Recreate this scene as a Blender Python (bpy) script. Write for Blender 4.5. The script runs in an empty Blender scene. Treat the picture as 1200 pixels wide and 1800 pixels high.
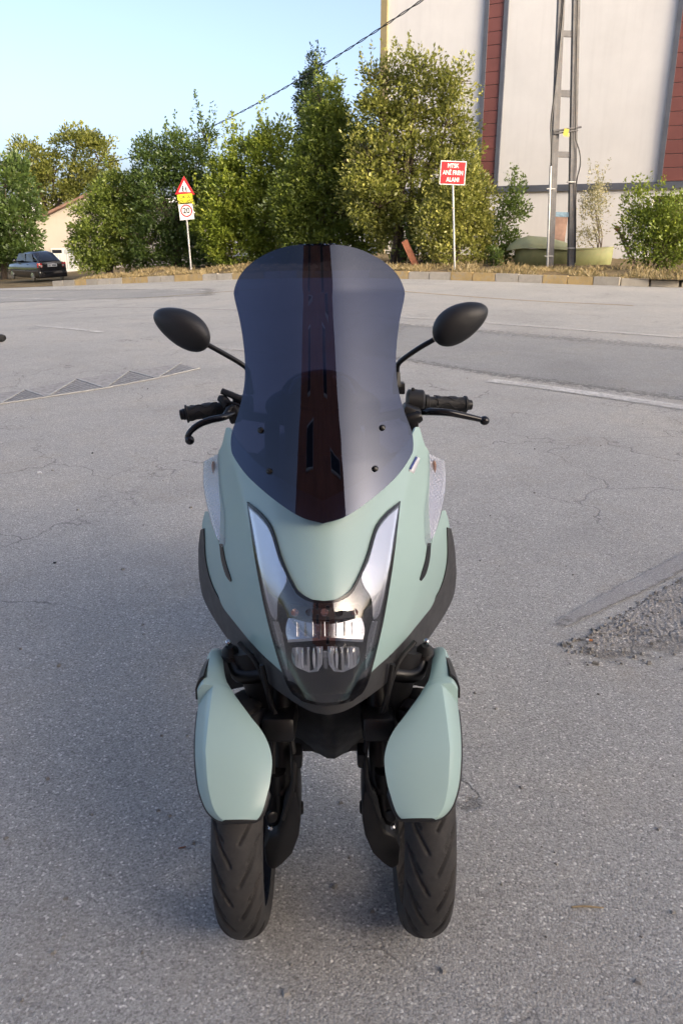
import bpy, bmesh, math, random
import numpy as np
from mathutils import Vector, Matrix

random.seed(7); rng = np.random.default_rng(7)
R = math.radians
scene = bpy.context.scene
C = scene.collection

# ------------------------------------------------------------------ camera
CAM_H = 1.42; F = 1400.0; PITCH = math.atan(502 / 1400)
cP, sP = math.cos(PITCH), math.sin(PITCH)
cam_d = bpy.data.cameras.new('camera'); cam = bpy.data.objects.new('camera', cam_d); C.objects.link(cam)
cam.location = (0, 0, CAM_H); cam.rotation_euler = (math.pi / 2 - PITCH, 0, 0)
cam_d.sensor_fit = 'VERTICAL'; cam_d.sensor_height = 36; cam_d.sensor_width = 24
cam_d.lens = F / 1800 * 36; cam_d.clip_start = 0.05; cam_d.clip_end = 3000
scene.camera = cam

# ------------------------------------------------------------------ sky, sun, exposure
SUN_EL, SUN_AZ = 16.0, 46.0          # azimuth: degrees to the right of straight behind the camera
sd = Vector((math.sin(R(SUN_AZ)) * math.cos(R(SUN_EL)), -math.cos(R(SUN_AZ)) * math.cos(R(SUN_EL)), math.sin(R(SUN_EL))))
w = bpy.data.worlds.new('World'); scene.world = w; w.use_nodes = True
wn = w.node_tree; bg = wn.nodes['Background']
sky = wn.nodes.new('ShaderNodeTexSky'); sky.sky_type = 'NISHITA'; sky.sun_disc = False
sky.sun_elevation = R(SUN_EL); sky.sun_rotation = math.atan2(sd.x, sd.y)
sky.air_density = 0.45; sky.dust_density = 4.4; sky.ozone_density = 0.0; sky.altitude = 50
wn.links.new(sky.outputs[0], bg.inputs[0]); bg.inputs[1].default_value = 0.15
sun_d = bpy.data.lights.new('sun', 'SUN'); sun = bpy.data.objects.new('sun', sun_d); C.objects.link(sun)
sun_d.energy = 1.3; sun_d.angle = R(16); sun_d.color = (1.0, 0.86, 0.68)
sun.rotation_euler = (-sd).to_track_quat('-Z', 'Y').to_euler(); sun.location = sd * 100
vs = scene.view_settings; vs.view_transform = 'Standard'; vs.look = 'None'; vs.exposure = 1.7; vs.gamma = 1.0
vs.use_curve_mapping = False
scene.cycles.max_bounces = 6; scene.cycles.diffuse_bounces = 2; scene.cycles.glossy_bounces = 4; scene.cycles.transparent_max_bounces = 12
scene.cycles.caustics_reflective = False; scene.cycles.caustics_refractive = False

# ------------------------------------------------------------------ helpers: points
def ray(px, py):
    v = (900 - py) / F
    return (px - 600) / F, cP + v * sP, -sP + v * cP
def at(px, py, Y):
    x, y, z = ray(px, py); t = Y / y
    return Vector((x * t, Y, CAM_H + z * t))
def sm(a, b, x):
    t = np.clip((x - a) / (b - a), 0, 1); return t * t * (3 - 2 * t)
def gh(X, Y):
    """height of the asphalt: level round the scooter, falling away to the far left"""
    q = (-np.asarray(X, float) - .3) / 1.5
    sp = 1.5 * np.logaddexp(0, q)
    return -.075 * sp * sm(8, 22, np.asarray(Y, float))
def gat(px, py, lift=0.0):
    x, y, z = ray(px, py); a, b = .3, 400.0
    f = lambda t: CAM_H + z * t - float(gh(x * t, y * t))
    for _ in range(60):
        m = (a + b) / 2
        if f(m) > 0: a = m
        else: b = m
    return Vector((x * a, y * a, CAM_H + z * a + lift))
def KY(X): return 22.15 - .656 * (X - 5.03)          # far kerb line
KD = Vector((1, -.656, 0)).normalized(); KN = Vector((.656, 1, 0)).normalized()   # along it; away from the road
def vh(X, Y):
    """height of the verge behind the kerb"""
    d = (np.asarray(Y, float) - KY(np.asarray(X, float))) * .836
    n = .035 * np.sin(X * 2.1 + Y * .7) + .025 * np.sin(X * 4.7 - Y * 1.9) + .02 * np.sin(Y * 5.3 + X)
    w = sm(-11.5, -10.2, np.asarray(X, float) - np.maximum(d, 0) * .75)            # the verge drops to a driveway at the far left
    return gh(X, Y) + .006 + w * (.180 + .10 * sm(.2, 2.2, d) + n * sm(.15, .8, d))

# ------------------------------------------------------------------ helpers: materials
class NT:
    def __init__(s, name):
        s.m = bpy.data.materials.new(name); s.m.use_nodes = True; s.t = s.m.node_tree
        s.b = s.t.nodes['Principled BSDF']; s.o = s.t.nodes['Material Output']
    def n(s, typ, **kw):
        nd = s.t.nodes.new('ShaderNode' + typ)
        for k, v in kw.items():
            if k.startswith('i_'): nd.inputs[k[2:].replace('_', ' ')].default_value = v
            else: setattr(nd, k, v)
        return nd
    def l(s, a, b): s.t.links.new(a, b)
    def coord(s, scale=None, out='Object'):
        tc = s.n('TexCoord')
        if out == 'Pos':
            o = s.n('NewGeometry').outputs['Position']
        else: o = tc.outputs[out]
        if scale:
            mp = s.n('Mapping'); mp.inputs['Scale'].default_value = scale; s.l(o, mp.inputs[0]); o = mp.outputs[0]
        return o
    def noise(s, scale, detail=4, rough=.55, vec=None, dist=0):
        nd = s.n('TexNoise'); nd.inputs['Scale'].default_value = scale; nd.inputs['Detail'].default_value = detail
        nd.inputs['Roughness'].default_value = rough; nd.inputs['Distortion'].default_value = dist
        if vec is not None: s.l(vec, nd.inputs['Vector'])
        return nd.outputs['Fac']
    def voro(s, scale, vec=None, feature='F1', out='Distance'):
        nd = s.n('TexVoronoi', feature=feature); nd.inputs['Scale'].default_value = scale
        if vec is not None: s.l(vec, nd.inputs['Vector'])
        return nd.outputs[out]
    def ramp(s, f, stops):
        r = s.n('ValToRGB'); cr = r.color_ramp
        while len(cr.elements) < len(stops): cr.elements.new(.5)
        for e, (p, c) in zip(cr.elements, stops):
            e.position = p; e.color = (c, c, c, 1) if not hasattr(c, '__len__') else (*c, 1)
        s.l(f, r.inputs[0]); return r.outputs[0]
    def mix(s, f, a, b, blend='MIX'):
        m = s.n('Mix', data_type='RGBA', blend_type=blend)
        for sock, v in ((m.inputs[0], f), (m.inputs[6], a), (m.inputs[7], b)):
            if hasattr(v, 'is_linked'): s.l(v, sock)
            elif hasattr(v, '__len__'): sock.default_value = (*v, 1)
            else: sock.default_value = v if sock == m.inputs[0] else (v, v, v, 1)
        return m.outputs[2]
    def math(s, op, a, b=0.0, c=0.0):
        m = s.n('Math', operation=op)
        for i, v in enumerate((a, b, c)):
            if hasattr(v, 'is_linked'): s.l(v, m.inputs[i])
            else: m.inputs[i].default_value = v
        return m.outputs[0]
    def bump(s, h, strength=.3, dist=.01):
        b = s.n('Bump'); b.inputs['Strength'].default_value = strength; b.inputs['Distance'].default_value = dist
        s.l(h, b.inputs['Height']); s.l(b.outputs[0], s.b.inputs['Normal']); return b.outputs[0]
    def set(s, **kw):
        for k, v in kw.items():
            sock = s.b.inputs[k.replace('_', ' ')]
            if hasattr(v, 'is_linked'): s.l(v, sock)
            elif hasattr(v, '__len__') and len(v) == 3: sock.default_value = (*v, 1)
            else: sock.default_value = v
        return s

def simple(name, col, rough=.5, metal=0.0, var=.12, scale=6.0, bump=0.0, bscale=200.0, spec=.5, coat=0.0, dirt=None):
    """a painted, moulded or plain surface: base colour with slight uneven wear and fine relief"""
    t = NT(name); v = t.coord()
    f = t.noise(scale, 5, .6, v)
    a = tuple(c * (1 - var) for c in col); b = tuple(min(1, c * (1 + var)) for c in col)
    c = t.ramp(f, [(.3, a), (.7, b)])
    if dirt:
        f2 = t.noise(scale * 2.3, 6, .7, v, .4)
        c = t.mix(t.ramp(f2, [(.52, 0.0), (.75, 1.0)]), c, dirt)
    t.set(Base_Color=c, Metallic=metal, Specular_IOR_Level=spec, Coat_Weight=coat)
    k_ = min(1.0, var * 8); rr = t.ramp(t.noise(scale * 3, 4, .6, v), [(.3, max(.02, rough - .06 * k_)), (.7, min(1, rough + .08 * k_))])
    t.set(Roughness=rr)
    if bump: t.bump(t.noise(bscale, 3, .5, v), bump, .002)
    return t.m

M = {}
M['mint'] = simple('mint_satin_paint', (.36, .50, .475), .25, 0, .02, 3, .02, 900, .5, .0)
M['black_plastic'] = simple('black_grained_plastic', (.014, .014, .0155), .50, 0, .2, 9, .12, 900)
M['trim'] = simple('dark_grey_trim_plastic', (.040, .040, .042), .46, 0, .12, 9, .12, 900)
M['black_gloss'] = simple('black_gloss_plastic', (.010, .010, .012), .18, 0, .1, 9)
M['black_metal'] = simple('black_painted_metal', (.008, .008, .009), .38, .2, .2, 14, .1, 300)
M['grip'] = simple('grip_rubber', (.011, .011, .012), .62, 0, .2, 20, .2, 500)
M['chrome'] = simple('bright_reflector', (.78, .78, .80), .10, 1.0, .04, 20)
M['silver'] = simple('brushed_silver', (.46, .46, .47), .22, 1.0, .1, 30)
M['alloy_dark'] = simple('dark_wheel_alloy', (.03, .03, .032), .35, .5, .15, 10)
M['screw'] = simple('black_screw', (.02, .02, .02), .28, .4, .1, 40)
M['seat_vinyl'] = simple('black_seat_vinyl', (.02, .02, .021), .55, 0, .15, 10, .3, 300)
M['glare_grey'] = simple('pale_dash_glare', (.42, .45, .50), .4, 0, .06, 8)
M['amber'] = simple('amber_bulb', (.36, .16, .09), .25, 0, .1, 20)
M['sticker_white'] = simple('white_sticker', (.75, .76, .8), .35, 0, .03, 30)
M['sticker_blue'] = simple('blue_sticker_print', (.03, .06, .25), .35, 0, .1, 30)

def thin_clear(name, tint, rough=.015, f0=.045, wave=None, coat=(1, 1, 1)):
    """clear or tinted plastic sheet: see-through tint plus mirror reflection growing towards grazing angles"""
    t = NT(name); t.t.nodes.remove(t.b)
    lw = t.n('LayerWeight'); lw.inputs['Blend'].default_value = .5
    p = t.math('POWER', lw.outputs['Facing'], 5.0)
    fac = t.math('MULTIPLY_ADD', p, 1 - f0, f0)
    tr = t.n('BsdfTransparent'); tr.inputs[0].default_value = (*tint, 1)
    gl = t.n('BsdfGlossy'); gl.inputs['Roughness'].default_value = rough; gl.inputs[0].default_value = (*coat, 1)
    if wave:
        b = t.n('Bump'); b.inputs['Strength'].default_value = wave[1]; b.inputs['Distance'].default_value = .002
        v = t.coord()
        if wave[2] == 'voro': t.l(t.voro(wave[0], v), b.inputs['Height'])
        elif wave[2] == 'noise': t.l(t.noise(wave[0], 2, .4, v), b.inputs['Height'])
        t.l(b.outputs[0], gl.inputs['Normal'])
    mx = t.n('MixShader'); t.l(fac, mx.inputs[0]); t.l(tr.outputs[0], mx.inputs[1]); t.l(gl.outputs[0], mx.inputs[2])
    t.l(mx.outputs[0], t.o.inputs[0]); return t.m
M['screen'] = thin_clear('smoked_screen', (.18, .20, .30), .006, .075, (7.0, .30, 'noise'), (.78, .84, 1.0))  # blue of the reflected sky is put into tint and gloss colour
M['lens'] = thin_clear('clear_lens', (.90, .90, .91), .02, .05)
M['lens_rib'] = thin_clear('ribbed_clear_lens', (.88, .88, .90), .05, .06, (420, .55, 'voro'))
def faceted():
    t = NT('faceted_reflector'); v = t.coord((1, 1, .45))
    t.set(Base_Color=(.60, .61, .65), Metallic=.85, Roughness=.24)
    t.bump(t.voro(520, v), .22, .002); return t.m
M['facet'] = faceted()

def asphalt(name, tone, seed=0.0, crack=True, light=1.0, grain=1.0, fade=False):
    t = NT(name); g = t.n('NewGeometry').outputs['Position']
    mp = t.n('Mapping'); mp.inputs['Location'].default_value = (seed, seed * 1.7, 0); t.l(g, mp.inputs[0]); v = mp.outputs[0]
    big = t.noise(.55, 5, .6, v, .3); mid = t.noise(5, 6, .7, v); fine = t.noise(170, 4, .7, v)
    base = t.ramp(big, [(.28, tuple(c * .84 for c in tone)), (.5, tone), (.72, tuple(min(1, c * q) for c, q in zip(tone, (1.12, 1.09, 1.04))))])
    base = t.mix(t.ramp(mid, [(.3, .28), (.7, 0.0)]), base, tuple(c * .66 for c in tone))
    base = t.mix(t.ramp(t.noise(1.3, 5, .7, v, .8), [(.55, 0.0), (.78, .35)]), base, (tone[0] * 1.08, tone[1] * .98, tone[2] * .84))
    # stones of the aggregate: each cell its own tone
    vo = t.n('TexVoronoi'); vo.inputs['Scale'].default_value = 190; vo.inputs['Randomness'].default_value = 1.0; t.l(v, vo.inputs['Vector'])
    sp = t.n('SeparateColor'); t.l(vo.outputs['Color'], sp.inputs[0])
    chip = t.ramp(sp.outputs[0], [(.0, .30), (.3, .80), (.8, 1.10), (.93, 1.3), (1.0, 2.6)])
    base = t.mix(.52 * grain, base, chip, 'MULTIPLY')
    base = t.mix(.5 * grain, base, t.ramp(fine, [(.32, .34), (.68, 1.66)]), 'MULTIPLY')
    vo2 = t.n('TexVoronoi'); vo2.inputs['Scale'].default_value = 62; t.l(v, vo2.inputs['Vector'])
    s2 = t.n('SeparateColor'); t.l(vo2.outputs['Color'], s2.inputs[0])
    spot = t.math('MULTIPLY', t.ramp(s2.outputs[1], [(.86, 0.0), (.92, 1.0)]), t.ramp(vo2.outputs['Distance'], [(.12, 1.0), (.22, 0.0)]))
    base = t.mix(t.math('MULTIPLY', spot, .7), base, (.5, .49, .46))
    spd = t.math('MULTIPLY', t.ramp(s2.outputs[2], [(.90, 0.0), (.94, 1.0)]), t.ramp(vo2.outputs['Distance'], [(.15, 1.0), (.3, 0.0)]))
    base = t.mix(t.math('MULTIPLY', spd, .28), base, (.06, .06, .06))
    st = t.noise(.9, 6, .62, v, 1.2); base = t.mix(t.ramp(st, [(.56, 0.0), (.72, .30)]), base, tuple(c * .62 for c in tone))            # old oil and damp stains
    base = t.mix(t.ramp(t.noise(2.7, 7, .72, v, .6), [(.52, 0.0), (.70, .34)]), base, (tone[0] * .80, tone[1] * .74, tone[2] * .66))     # brown dust
    h = t.math('ADD', t.math('MULTIPLY', vo.outputs['Distance'], -.8), fine)
    if crack:
        wv = t.n('VectorMath', operation='ADD'); nz = t.n('TexNoise'); nz.inputs['Scale'].default_value = 2.2; nz.inputs['Detail'].default_value = 6
        t.l(v, nz.inputs['Vector']); sc = t.n('VectorMath', operation='SCALE'); sc.inputs['Scale'].default_value = .9
        t.l(nz.outputs['Color'], sc.inputs[0]); t.l(v, wv.inputs[0]); t.l(sc.outputs[0], wv.inputs[1])
        e = t.voro(1.1, wv.outputs[0], 'DISTANCE_TO_EDGE')
        ck = t.math('MULTIPLY', t.ramp(e, [(.0, 1.0), (.012, 0.0)]), t.ramp(t.noise(.8, 3, .5, v), [(.46, 0.0), (.58, 1.0)]))
        base = t.mix(t.math('MULTIPLY', ck, .5), base, (.02, .02, .02))
        h = t.math('SUBTRACT', h, t.math('MULTIPLY', ck, 1.5))
    t.set(Base_Color=base, Roughness=.88, Specular_IOR_Level=.3)
    t.bump(h, .6, .004)
    if fade:                                                   # ragged feathered border of a patch
        fa = t.n('Attribute', attribute_name='fade'); nz = t.noise(14, 6, .8, v)
        al = t.ramp(t.math('ADD', fa.outputs['Fac'], t.math('MULTIPLY_ADD', nz, 1.1, -.55)), [(.36, 0.0), (.62, 1.0)])
        tr = t.n('BsdfTransparent'); mx = t.n('MixShader'); t.l(al, mx.inputs[0]); t.l(tr.outputs[0], mx.inputs[1]); t.l(t.b.outputs[0], mx.inputs[2]); t.l(mx.outputs[0], t.o.inputs[0])
    return t.m
def set_fade(o, vals):
    a = o.data.attributes.new('fade', 'FLOAT', 'POINT'); a.data.foreach_set('value', np.asarray(vals, np.float32).ravel()); return o
M['asphalt'] = asphalt('worn_grey_asphalt', (.425, .416, .390))
M['asphalt_dark'] = asphalt('darker_newer_asphalt', (.32, .32, .31), 13.0, False, fade=True)
M['asphalt_strip'] = asphalt('smooth_asphalt_repair', (.355, .35, .342), 5.0, False, 1, .6, True)
M['broken'] = asphalt('broken_asphalt_rubble', (.35, .335, .31), 23.0, True, 1, 1.3, True)

def worn_paint(name, col, keep=.5, strength=.85):
    t = NT(name); v = t.coord(out='Pos'); t.t.nodes.remove(t.b)
    d = t.n('BsdfDiffuse'); c = t.ramp(t.noise(3, 5, .7, v), [(.3, tuple(x * .75 for x in col)), (.7, col)]); t.l(c, d.inputs[0])
    tr = t.n('BsdfTransparent'); mx = t.n('MixShader')
    m1 = t.ramp(t.noise(26, 6, .75, v), [(keep - .16, strength), (keep + .16, strength * .25)])
    m2 = t.ramp(t.noise(2.0, 4, .6, v), [(.3, .55), (.65, 1.0)])
    t.l(t.math('MULTIPLY', m1, m2), mx.inputs[0]); t.l(tr.outputs[0], mx.inputs[1]); t.l(d.outputs[0], mx.inputs[2])
    t.l(mx.outputs[0], t.o.inputs[0]); return t.m
M['line_white'] = worn_paint('worn_white_road_paint', (.74, .73, .70), .62, .92)
M['line_faint'] = worn_paint('faded_white_road_paint', (.64, .62, .58), .60, .8)
M['line_yellow'] = worn_paint('faded_cream_road_paint', (.60, .50, .34), .56, .85)

# ------------------------------------------------------------------ helpers: meshes
class MB:
    def __init__(s): s.v = []; s.f = []; s.mi = []; s.cur = 0
    def add(s, vs, fs):
        o = len(s.v); s.v += [tuple(p) for p in vs]; s.f += [tuple(i + o for i in f) for f in fs]; s.mi += [s.cur] * len(fs); return s
    def box(s, c, size, rot=None, taper=1.0):
        hx, hy, hz = size[0] / 2, size[1] / 2, size[2] / 2; c = Vector(c)
        pts = []
        for z, k in ((-hz, 1), (hz, taper)):
            for x, y in ((-hx, -hy), (hx, -hy), (hx, hy), (-hx, hy)):
                p = Vector((x * k, y * k, z)); p = rot @ p if rot is not None else p; pts.append(c + p)
        return s.add(pts, [(3, 2, 1, 0), (4, 5, 6, 7), (0, 1, 5, 4), (1, 2, 6, 5), (2, 3, 7, 6), (3, 0, 4, 7)])
    def tube(s, pts, rad, seg=10, cap=True, sub=0):
        pts = [Vector(p) for p in pts]
        if not hasattr(rad, '__len__'): rad = [rad] * len(pts)
        if sub: 
            arr = cr(np.array([[*p, r] for p, r in zip(pts, rad)]), sub); pts = [Vector(a[:3]) for a in arr]; rad = list(arr[:, 3])
        n = len(pts); vs = []; up = None
        for i, p in enumerate(pts):
            d = (pts[min(i + 1, n - 1)] - pts[max(i - 1, 0)]).normalized()
            if up is None: up = Vector((0, 0, 1)) if abs(d.z) < .9 else Vector((1, 0, 0))
            a = d.cross(up).normalized(); b = a.cross(d).normalized(); up = b
            for k in range(seg):
                q = 2 * math.pi * k / seg; vs.append(p + (a * math.cos(q) + b * math.sin(q)) * rad[i])
        fs = [(i * seg + k, i * seg + (k + 1) % seg, (i + 1) * seg + (k + 1) % seg, (i + 1) * seg + k) for i in range(n - 1) for k in range(seg)]
        if cap: fs += [tuple(reversed(range(seg))), tuple(range((n - 1) * seg, n * seg))]
        return s.add(vs, fs)
    def lathe(s, c, axis, prof, seg=24):
        """prof: (distance along axis, radius)"""
        axis = Vector(axis).normalized(); c = Vector(c)
        return s.tube([c + axis * a for a, r in prof], [r for a, r in prof], seg)
    def ell(s, c, rad, rot=None, nu=20, nv=12, pw=1.0):
        vs = []; c = Vector(c)
        for j in range(nv + 1):
            th = math.pi * j / nv
            for i in range(nu):
                ph = 2 * math.pi * i / nu
                p = Vector((rad[0] * math.sin(th) * math.cos(ph), rad[1] * math.sin(th) * math.sin(ph), rad[2] * math.cos(th)))
                vs.append(c + (rot @ p if rot is not None else p))
        fs = [(j * nu + i, j * nu + (i + 1) % nu, (j + 1) * nu + (i + 1) % nu, (j + 1) * nu + i) for j in range(nv) for i in range(nu)]
        return s.add(vs, fs)
    def grid(s, P, flip=False):
        n, m = len(P), len(P[0]); o = [tuple(p) for row in P for p in row]
        fs = [(i * m + j, i * m + j + 1, (i + 1) * m + j + 1, (i + 1) * m + j) for i in range(n - 1) for j in range(m - 1)]
        if flip: fs = [tuple(reversed(f)) for f in fs]
        return s.add(o, fs)
    def build(s, name, mat, parent=None, origin=(0, 0, 0), smooth=True, solid=0.0, bevel=0.0, shear=False, split=38, weld=0):
        me = bpy.data.meshes.new(name); v = np.array(s.v, float).reshape(-1, 3)
        if shear: v[:, 0] -= .0198 * v[:, 2]
        v -= np.array(origin)
        me.from_pydata(v.tolist(), [], s.f)
        mats = mat if isinstance(mat, (list, tuple)) else [mat]
        for m in mats: me.materials.append(m)
        if len(mats) > 1: me.polygons.foreach_set('material_index', s.mi)
        if weld:
            bm = bmesh.new(); bm.from_mesh(me); bmesh.ops.remove_doubles(bm, verts=bm.verts, dist=weld); bm.to_mesh(me); bm.free()
        me.polygons.foreach_set('use_smooth', [smooth] * len(me.polygons)); me.update()
        o = bpy.data.objects.new(name, me); C.objects.link(o)
        if parent is not None: o.parent = parent
        if solid:
            md = o.modifiers.new('thickness', 'SOLIDIFY'); md.thickness = solid; md.offset = -1
        if bevel:
            md = o.modifiers.new('bevel', 'BEVEL'); md.width = bevel; md.segments = 2; md.limit_method = 'ANGLE'; md.angle_limit = R(35)
        if smooth and split:
            md = o.modifiers.new('split', 'EDGE_SPLIT'); md.split_angle = R(split)
        return o

def cr(P, n):
    """Catmull-Rom through the rows of P, n samples per span"""
    P = np.asarray(P, float); Q = np.vstack([2 * P[0] - P[1], P, 2 * P[-1] - P[-2]]); out = []
    for i in range(1, len(Q) - 2):
        a, b, c, d = Q[i - 1], Q[i], Q[i + 1], Q[i + 2]
        for t in np.linspace(0, 1, n, endpoint=False):
            out.append(.5 * (2 * b + (c - a) * t + (2 * a - 5 * b + 4 * c - d) * t * t + (3 * b - a - 3 * c + d) * t ** 3))
    out.append(P[-1]); return np.array(out)
def resample(P, n, smooth=True):
    Q = cr(P, 12) if smooth and len(P) > 2 else np.asarray(P, float)
    L = np.concatenate([[0], np.cumsum(np.linalg.norm(np.diff(Q, axis=0), axis=1))])
    q = np.linspace(0, L[-1], n)
    return np.stack([np.interp(q, L, Q[:, k]) for k in range(Q.shape[1])], 1)

def tag(o, label=None, cat=None, group=None, kind=None):
    if label: o['label'] = label
    if cat: o['category'] = cat
    if group: o['group'] = group
    if kind: o['kind'] = kind
    return o
def empty(name, loc, rz=0.0, label=None, cat=None, group=None):
    o = bpy.data.objects.new(name, None); C.objects.link(o); o.location = loc; o.rotation_euler = (0, 0, rz); o.empty_display_size = .2
    return tag(o, label, cat, group)
def text_mesh(s, size, name, mat, parent, loc, rot, bold=.012, extrude=.002, sx=1.0):
    cu = bpy.data.curves.new(name, 'FONT'); cu.body = s; cu.size = size; cu.align_x = 'CENTER'; cu.align_y = 'CENTER'; cu.offset = bold * size; cu.extrude = extrude
    tmp = bpy.data.objects.new('tmp', cu); C.objects.link(tmp); dg = bpy.context.evaluated_depsgraph_get(); dg.update()
    me = bpy.data.meshes.new_from_object(tmp.evaluated_get(dg)); bpy.data.objects.remove(tmp); bpy.data.curves.remove(cu)
    me.materials.clear(); me.materials.append(mat); o = bpy.data.objects.new(name, me); C.objects.link(o)
    o.parent = parent; o.location = loc; o.rotation_euler = rot; o.scale = (sx, 1, 1); return o

# ================================================================== SETTING
# ---- ground sheet
xs = np.concatenate([[-900, -400, -200, -120], np.arange(-80, -30, 4), np.arange(-30, 30.01, .75), np.arange(34, 80, 4), [120, 200, 400, 900]])
ys = np.concatenate([[-300, -120, -60, -30, -14, -6], np.arange(-2, 60, .75), np.arange(60, 100, 5), [140, 200, 320, 600, 1200, 2000]])
XX, YY = np.meshgrid(xs, ys); ZZ = gh(XX, YY)
mb = MB(); mb.grid(np.stack([XX, YY, ZZ], 2).tolist()); ground = tag(mb.build('ground', M['asphalt'], split=0), kind='structure')

def ribbon(name, pts, widths, mat, lift, label=None, n=24, wob=0.0):
    """a strip painted or laid on the asphalt along ground points"""
    P = resample([[*p] for p in pts], n); W = np.interp(np.linspace(0, 1, n), np.linspace(0, 1, len(widths)), widths); rows = []
    for i in range(n):
        d = P[min(i + 1, n - 1)] - P[max(i - 1, 0)]; nn = np.array([-d[1], d[0], 0]); nn /= np.linalg.norm(nn); row = []
        for s_ in (-.5, 0, .5):
            q = P[i] + nn * W[i] * s_ * (1 + wob * random.uniform(-1, 1)); row.append((q[0], q[1], float(gh(q[0], q[1])) + lift))
        rows.append(row)
    return tag(MB().grid(rows, True).build(name, mat, split=0), kind='structure')
# darker band of newer asphalt between the two lines on the right
def sheet(name, A, B, mat, lift, n=40, m=14):
    A = resample(A, n, False); B = resample(B, n, False); rows = []
    for i in range(n):
        row = []
        for j in range(m):
            p = A[i] * (1 - j / (m - 1)) + B[i] * j / (m - 1); q = gat(p[0], p[1]); row.append((q.x, q.y, float(gh(q.x, q.y)) + lift))
        rows.append(row)
    o = tag(MB().grid(rows).build(name, mat, split=0), kind='structure')
    return set_fade(o, [[min(1, 2.2 * min(j, m - 1 - j) / (m - 1) * 1.6, 5 * min(i, n - 1 - i) / (n - 1)) for j in range(m)] for i in range(n)])
sheet('asphalt_band', [(640, 556), (885, 572), (1320, 604)], [(560, 618), (860, 672), (1320, 736)], M['asphalt_dark'], .004)
sheet('asphalt_band', [(-120, 508), (420, 505)], [(-120, 540), (420, 520)], M['asphalt_dark'], .004)
for a, wd, mt in [
    ([(862, 670), (1000, 688), (1330, 737)], (.17, .18), 'line_white'),
    ([(640, 554), (885, 571), (1330, 604)], (.13, .13), 'line_faint'),
    ([(640, 508), (878, 526), (1112, 538)], (.15, .15), 'line_yellow'),
    ([(560, 496), (800, 499), (1185, 504.5)], (.14, .14), 'line_white'),
    ([(205, 528.5), (310, 520), (470, 508)], (.10, .22), 'line_yellow'),
    ([(-60, 523), (100, 526), (205, 529)], (.12, .12), 'line_white'),
    ([(60, 573), (110, 577), (180, 585)], (.10, .11), 'line_white'),
    ([(40, 556), (210, 539)], (.10, .09), 'line_faint'),
    ([(240, 508), (360, 511)], (.14, .14), 'line_white'),
    ([(330, 606), (389, 613), (470, 621)], (.09, .09), 'line_faint'),
    ([(-60, 548), (120, 542), (420, 546), (640, 552)], (.10, .10), 'line_faint')]:
    ribbon('road_line', [gat(*p) for p in a], wd, M[mt], .009)

# ---- asphalt repair strip and broken edge on the right
strip_ = ribbon('asphalt_strip', [gat(*p) for p in [(930, 1122), (985, 1098), (1080, 1050), (1210, 985), (1330, 925)]], (.04, .09, .11, .13), M['asphalt_strip'], .005, n=60, wob=.10)
set_fade(strip_, [[min(e_, i / 12) for e_ in (.45, 1.0, .62)] for i in range(60)])
A_ = [(985, 1135), (1045, 1110), (1110, 1070), (1160, 1037), (1215, 1012), (1330, 960)]
B_ = [(990, 1142), (1050, 1178), (1110, 1192), (1180, 1196), (1215, 1196), (1330, 1180)]
n_, m_ = 90, 36; A = resample(A_, n_); B = resample(B_, n_); rows = []
for i in range(n_):
    row = []
    for j in range(m_):
        e = min(i / 6, (m_ - 1 - j) / 6, j / 1.5, 1)
        p = A[i] * (1 - j / (m_ - 1)) + B[i] * j / (m_ - 1) + rng.normal(0, .7, 2); q = gat(p[0], p[1])
        z = .002 + e * (.001 + abs(rng.normal(0, .0022))) ; row.append((q.x, q.y, z))
    rows.append(row)
set_fade(tag(MB().grid(rows).build('broken_asphalt', M['broken'], split=0, smooth=False), kind='structure'), [[min(1, i / 26, (m_ - 1 - j) / 26, .42 + j / 7) for j in range(m_)] for i in range(n_)])
M['stone'] = simple('grey_chippings', (.26, .25, .23), .9, 0, .45, 30)
mb = MB()
for k in range(260):
    i = rng.integers(1, n_ - 1); j = int(abs(rng.normal(0, .5)) * m_) if k % 3 else 0
    if j >= m_: continue
    p = rows[i][j]; r = abs(rng.normal(.003, .002)) + .0015
    a = rng.uniform(0, 6.28); rot = Matrix.Rotation(a, 3, 'Z')
    mb.box((p[0] + rng.normal(0, .008), p[1] + rng.normal(0, .008), p[2] + r * .4), (r * 2.2, r * 1.6, r * 1.3), rot @ Matrix.Rotation(rng.uniform(-.5, .5), 3, 'X'), .6)
tag(mb.build('gravel', M['stone'], smooth=False), 'loose grey chippings on the broken asphalt', 'gravel', kind='stuff')
mb = MB()
for k in range(150):
    p = gat(rng.uniform(-40, 1240), rng.uniform(640, 1760)); r = abs(rng.normal(.0022, .0016)) + .001
    mb.box((p.x, p.y, r * .5), (r * 2.4, r * 1.7, r * 1.3), Matrix.Rotation(rng.uniform(0, 6), 3, 'Z'), .6)
tag(mb.build('grit', M['stone'], smooth=False), 'scattered grit and crumbs on the asphalt', 'grit', kind='stuff')

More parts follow.
